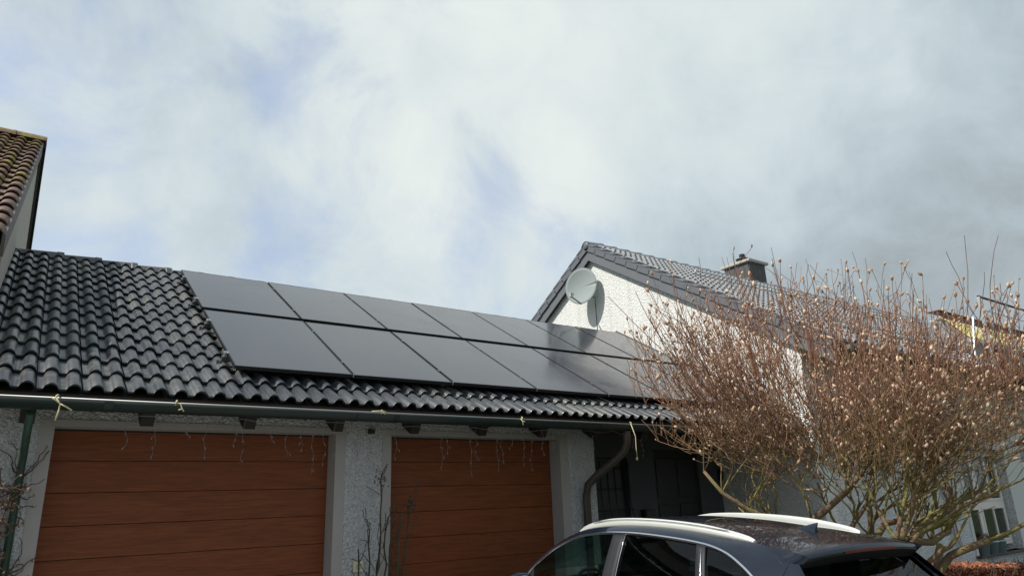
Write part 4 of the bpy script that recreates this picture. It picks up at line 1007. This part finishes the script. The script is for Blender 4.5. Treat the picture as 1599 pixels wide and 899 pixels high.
# roof, cant rail / pillars
rf = MB(); rf.grid([[(x*roo(y)[0], y, roo(y)[1]+.048*(1-abs(x)**2.2)*(min(1, (y-.3)/.5))) for x in fr(-1, 1, 16)] for y in fr(.66, 2.68, 24)][::-1], True)
rf.build('roof', 'car_paint', car)
for sg in (-1, 1):
    m_ = MB(); rows = []
    for y in fr(.5, 3.3, 40):
        a, b = roo(y), tri(y); mx_, mz_ = (a[0]+b[0])/2+.012, (a[1]+b[1])/2+.014
        rows.append([(sg*a[0], y, a[1]), (sg*mx_, y, mz_), (sg*(b[0]+.004), y, b[1])])
    m_.grid(rows if sg == 1 else rows[::-1], True)
    rows = []
    for y in (.14, .22, .30, .38, .44, .5):
        a, b = roo(y), bel(y); rows.append([(sg*a[0], y, a[1]), (sg*((a[0]+b[0])/2+.015), y, (a[1]+b[1])/2+.01), (sg*b[0], y, b[1])])
    m_.grid(rows if sg == 1 else rows[::-1], True)
    m_.build('side_frame', 'car_paint', car)
    # glass: front door, rear door, quarter
    def panel(y0a, y0b, y1a, y1b, n=14):
        rows = []
        for k in range(n+1):
            t = k/n; col_ = []
            for u in fr(0, 1, 5):
                y = (y0a+(y0b-y0a)*u)*(1-t)+(y1a+(y1b-y1a)*u)*t     # u: 0 top .. 1 bottom
                a = tri(y); b = bel(y); x = a[0]+(b[0]-a[0])*u+.010*math.sin(math.pi*u); z = a[1]+(b[1]-a[1])*u
                col_.append((sg*(x-.012), y, z))
            rows.append(col_)
        return rows
    for nm, arg, gm2 in (('front_window', (2.13, 2.13, 3.20, 3.28), 'car_glass'), ('rear_window', (1.21, 1.10, 1.98, 1.97), 'tinted_glass'), ('quarter_window', (.53, .52, 1.12, 1.00), 'tinted_glass')):
        MB().grid(panel(*arg), True).build(nm, gm2, car)
    def post(y0a, y0b, w0, w1, out):
        return MB().grid([[(q[0]+sg*out, q[1], q[2]) for q in r_] for r_ in panel(y0a, y0b, y0a+w0, y0b+w1, 3)], True)
    solid(post(1.985, 1.975, .145, .155, .008).build('pillar', 'pillar_black', car), .01, 0)
    solid(post(1.125, 1.005, .085, .095, .008).build('pillar', 'pillar_black', car), .01, 0)
    MB().tube([(q[0]+sg*.012, q[1], q[2]) for q in panel(1.98, 1.965, 1.98, 1.965, 1)[0]], .003, 6).build('window_trim', 'chrome', car)
    MB().tube([(q[0]+sg*.012, q[1], q[2]) for q in panel(1.165, 1.05, 1.165, 1.05, 1)[0]], .002, 6).build('window_trim', 'chrome', car)
    # chrome strip round the windows
    tr_ = MB(); rows = []
    for y in fr(.51, 3.24, 70):
        a = tri(y); a2 = tri(y+.01); n_ = Vector((0, -(a2[1]-a[1]), .01)).normalized()
        c_ = Vector((sg*(a[0]+.004), y, a[1])); rows.append([c_+n_*.011+Vector((sg*.0, 0, 0)), c_+n_*.004+Vector((sg*.010, 0, 0)), c_-n_*.006+Vector((sg*.010, 0, 0)), c_-n_*.013])
    tr_.grid(rows if sg == 1 else rows[::-1], True); tr_.build('window_trim', 'chrome', car)
    MB().tube([(sg*(bel(y)[0]+.004), y, bel(y)[1]) for y in fr(.5, 3.3, 30)], .007, 6).build('belt_trim', 'chrome', car)
    # roof rail
    rr_ = MB(); rows = []
    for y in fr(.80, 2.68, 44):
        t = (y-.80)/1.88; bx, bz = roo(y); base = bz+.012; hgt = .036*min(1, (math.sin(math.pi*min(max(t, 0), 1)))**.5*1.25)
        xo, xi = bx-.008, bx-.034; tp = base+hgt+.006
        rows.append([(sg*xo, y, base-.012), (sg*(xo+.002), y, base+hgt*.55), (sg*(xo-.004), y, base+hgt*.60), (sg*(xo-.002), y, tp-.010), (sg*(xo-.010), y, tp), (sg*(xi+.008), y, tp), (sg*xi, y, tp-.008), (sg*(xi), y, base-.012)])
    rr_.grid(rows if sg == 1 else rows[::-1], True)
    for r_ in (rows[0], rows[-1]): rr_.add(r_, [tuple(range(8))])
    rr_.build('roof_rail', 'satin_rail', car)
    MB().tube([(sg*(roo(y)[0]-.0035), y, roo(y)[1]+.042) for y in fr(1.0, 2.5, 24)], .0022, 5).build('rail_groove', 'seal_black', car)
    # mirror
    mr = MB(); mr.lathe([(.001, -.10), (.065, -.085), (.088, -.03), (.085, .05), (.05, .085), (.001, .095)], (0, 0, 0), (1, 0, 0), 16)
    o = mr.build('mirror', 'car_paint', car, loc=(sg*.995, 3.05, 1.12)); o.scale = (1.25, .75, .95)
    MB().lathe([(.001, 0), (.062, 0.0)], (0, 0, 0), (0, -1, 0), 18).build('mirror_glass', 'lamp_clear', o, loc=(0, -.086, 0))
    MB().tube([(sg*.86, 3.12, 1.07), (sg*.94, 3.09, 1.08)], .022, 8).build('mirror_arm', 'pillar_black', car)
    MB().add([(sg*.842, 3.08, 1.085), (sg*.838, 3.27, 1.075), (sg*.80, 3.13, 1.215)], [(0, 1, 2)]).build('mirror_sail', 'seal_black', car)
    MB().tube([(sg*.935, 2.35, .93), (sg*.955, 2.32, .945), (sg*.955, 2.18, .95), (sg*.935, 2.15, .94)], .011, 8).build('door_handle', 'chrome', car)
    MB().tube([(sg*.935, 1.35, .96), (sg*.955, 1.32, .975), (sg*.955, 1.18, .98), (sg*.935, 1.15, .97)], .011, 8).build('door_handle', 'chrome', car)
    # wheels
    for wy in (.88, 3.53):
        wh = MB().lathe([(.22, -.10), (.33, -.11), (.352, -.08), (.355, 0), (.352, .08), (.33, .11), (.22, .10), (.22, -.10)], (0, 0, 0), (1, 0, 0), 32).build('wheel', 'rubber', car, loc=(sg*.85, wy, .355))
        rm = MB(); rm.lathe([(.225, -.02), (.225, .085), (.205, .09), (.20, .0), (.03, .02), (.001, .02)], (0, 0, 0), (sg, 0, 0), 32)
        for k in range(10):
            a = 2*math.pi*k/10; rm.tube([(sg*.07, .04*math.cos(a), .04*math.sin(a)), (sg*.085, .21*math.cos(a), .21*math.sin(a))], .014, 5)
        rm.build('rim', 'rim', wh)
        MB().lathe([(.385, -.02), (.425, .0), (.40, .012), (.375, .0)], (sg*.925, wy, .37), (sg, 0, 0), 32).build('wheel_arch', 'rubber', car)
    MB().lathe([(.001, .03), (.06, .022), (.09, 0), (.10, -.03)], (sg*.66, 4.28, .72), (sg*.25, 1, .05), 16).build('headlight', 'lamp_clear', car)
    MB().box((sg*.84-.07, .0, .92), (sg*.84+.03, .16, 1.04)).build('tail_light', 'brake_red', car, bevel=.02)
# rear door shut line (dark gap between roof and tailgate) and seam over the roof
MB().tube([(x*.585, .655-.02*(1-x*x)*-1, roo(.655)[1]+.048*(1-abs(x)**2.2)*.95+.001) for x in fr(-1, 1, 20)], .004, 5).build('tailgate_seam', 'seal_black', car)
for sg in (-1, 1): MB().tube([(sg*.588, .655, 1.495), (sg*.60, .64, 1.475), (sg*.645, .56, 1.42), (sg*.655, .50, 1.375), (sg*.66, .47, 1.35)], .005, 5).build('tailgate_seam', 'seal_black', car)
# windscreen
MB().grid([[(x*(roo(y)[0]-.01), y+.10*(1-x*x)*((y-2.66)/.8), roo(y)[1]+.045*(1-abs(x)**2.2)) for x in fr(-1, 1, 12)] for y in fr(2.68, 3.45, 10)][::-1], True).build('windscreen', 'car_glass', car)
MB().grid([[(x*.76, 3.40+.10*(1-x*x)+k*.10, 1.085-k*.01) for x in fr(-1, 1, 8)] for k in (0, 1)], True).build('cowl', 'pillar_black', car)
# tailgate: spoiler shell, brake light, rear window, lower gate
def spz(x, y): return roo(max(y, .5))[1]+.048*(1-abs(x)**2.2)*.9
sp_ = MB(); rows = []
for y, zz, w in ((.652, 0, .588), (.56, 0, .598), (.46, -.0, .606), (.38, -.0, .600), (.355, -.012, .590)):
    rows.append([(x*w, y+.05*(x*x)*(.65-y)/.3, 1.497-(.655-y)*.155+.044*(1-abs(x)**2.4)+zz+.004) for x in fr(-1, 1, 20)])
rows.append([(x*.585, .36+.05*x*x, 1.452-.03-.0*x*x+.030*(1-abs(x)**2.4)) for x in fr(-1, 1, 20)])
sp_.grid(rows[::-1], True)
sp_.build('spoiler', 'car_paint', car)
for sg in (-1, 1):
    tp = [(.590, .655, 1.499), (.600, .56, 1.488), (.606, .47, 1.474), (.600, .40, 1.458), (.592, .375, 1.446)]
    bt = [(.602, .655, 1.478), (.632, .60, 1.438), (.642, .54, 1.400), (.630, .49, 1.376), (.606, .468, 1.370)]
    MB().grid([[(sg*a*(1-t)+sg*b*t, c*(1-t)+d*t, e_*(1-t)+f_*t+.006*math.sin(math.pi*t)) for t in (0, .33, .66, 1)] for (a, c, e_), (b, d, f_) in (zip(tp, bt) if sg == -1 else list(zip(tp, bt))[::-1])], True).build('spoiler_side', 'car_paint', car)
un = MB(); un.grid([[(x*.583, .365+.05*x*x, 1.422+.030*(1-abs(x)**2.4)) for x in fr(-1, 1, 20)], [(x*.60, .47, 1.372+.02*(1-x*x)) for x in fr(-1, 1, 20)], [(x*.61, .56, 1.39) for x in fr(-1, 1, 20)]], True)
un.build('spoiler_underside', 'seal_black', car)
MB().grid([[(x, .352+.05*(x/.585)**2, z+.030*(1-abs(x/.585)**2.4)) for x in fr(-.27, .27, 10)] for z in (1.440, 1.426)], False).build('brake_light', 'brake_red', car)
MB().grid([[(x*(.60+(.71-.60)*t), .47-.31*t-.03*(1-x*x)*math.sin(math.pi*t*.8), 1.385-.34*t) for x in fr(-1, 1, 12)] for t in fr(0, 1, 8)][::-1], True).build('rear_glass', 'tinted_glass', car)
for sg in (-1, 1):
    MB().grid([[(sg*(.592+.112*t), .472-.31*t, 1.392-.34*t), (sg*(.655+.115*t), .475-.32*t, 1.375-.33*t)] for t in fr(0, 1, 6)], True).build('rear_pillar', 'pillar_black', car)
MB().grid([[(x*.775, .15-.14*t*(1.2-t)-.02*(1-x*x), 1.045-.55*t) for x in fr(-1, 1, 12)] for t in fr(0, 1, 6)][::-1], True).build('tailgate', 'car_paint', car)
# shark-fin aerial
fn = MB(); rows = []
for t in fr(0, 1, 8):
    y = .965-.215*t; hh = .070*t**1.3 if t < 1 else .068; w = .030*(1-.45*t)
    bz = 1.492+.048+(y-.66)*.14-.004; tpw = .004
    yb = y
    rows.append([(-w-.008, yb, bz-.006), (-w*.6, yb, bz+hh*.35), (-tpw, yb-.02*t, bz+hh), (tpw, yb-.02*t, bz+hh), (w*.6, yb, bz+hh*.35), (w+.008, yb, bz-.006)])
fn.grid(rows[::-1], True); fn.add(rows[-1], [(0, 1, 2, 3, 4, 5)]); fn.build('aerial_fin', 'car_paint', car)
# cabin
box('floor', (-.75, .3, .32), (.75, 3.4, .36), 'seal_black', car)
def seat(x, y, z=.62, back=.62, w=.50):
    s_ = MB().box((x-w/2, y, z-.14), (x+w/2, y+.5, z)).build('seat', 'leather', car, bevel=.04)
    MB().box((-w/2, -.07, 0), (w/2, .07, back), Matrix.Translation((x, y, z-.05)) @ Matrix.Rotation(R(14), 4, 'X')).build('seat_back', 'leather', s_, bevel=.05)
    MB().box((-.13, -.05, 0), (.13, .05, .17), Matrix.Translation((x, y-.17, z+back+.00)) @ Matrix.Rotation(R(10), 4, 'X')).build('headrest', 'leather', s_, bevel=.04)
for x in (-.38, .38): seat(x, 1.95)
for x in (-.42, .42): seat(x, 1.05, .66, .56)
MB().box((-.72, 3.0, .70), (.72, 3.55, 1.02)).build('dashboard', 'dash_grey', car, bevel=.05)
sw = MB(); cxs = Vector((-.38, 2.80, 1.03)); ax_ = Vector((0, -.90, .42)).normalized(); a_ = Vector((1, 0, 0)); b_ = ax_.cross(a_)
sw.tube([cxs+(a_*math.cos(t)+b_*math.sin(t))*.185 for t in fr(0, 2*math.pi, 32)], .015, 8, caps=False)
for t in (0, math.pi, -math.pi/2): sw.tube([cxs, cxs+(a_*math.cos(t)+b_*math.sin(t))*.18], .016, 6)
sw.tube([cxs, cxs-ax_*.30], .03, 8); sw.build('steering_wheel', 'leather', car)
MB().tube([(0, 3.22, 1.02), (0, 3.20, 1.12), (-.02, 3.18, 1.16)], .010, 6).box((-.05, 3.15, 1.14), (.03, 3.17, 1.19)).build('phone_holder', 'seal_black', car)
MB().box((-.10, 2.86, 1.38), (.10, 2.88, 1.44)).build('rear_view_mirror', 'seal_black', car, bevel=.01)
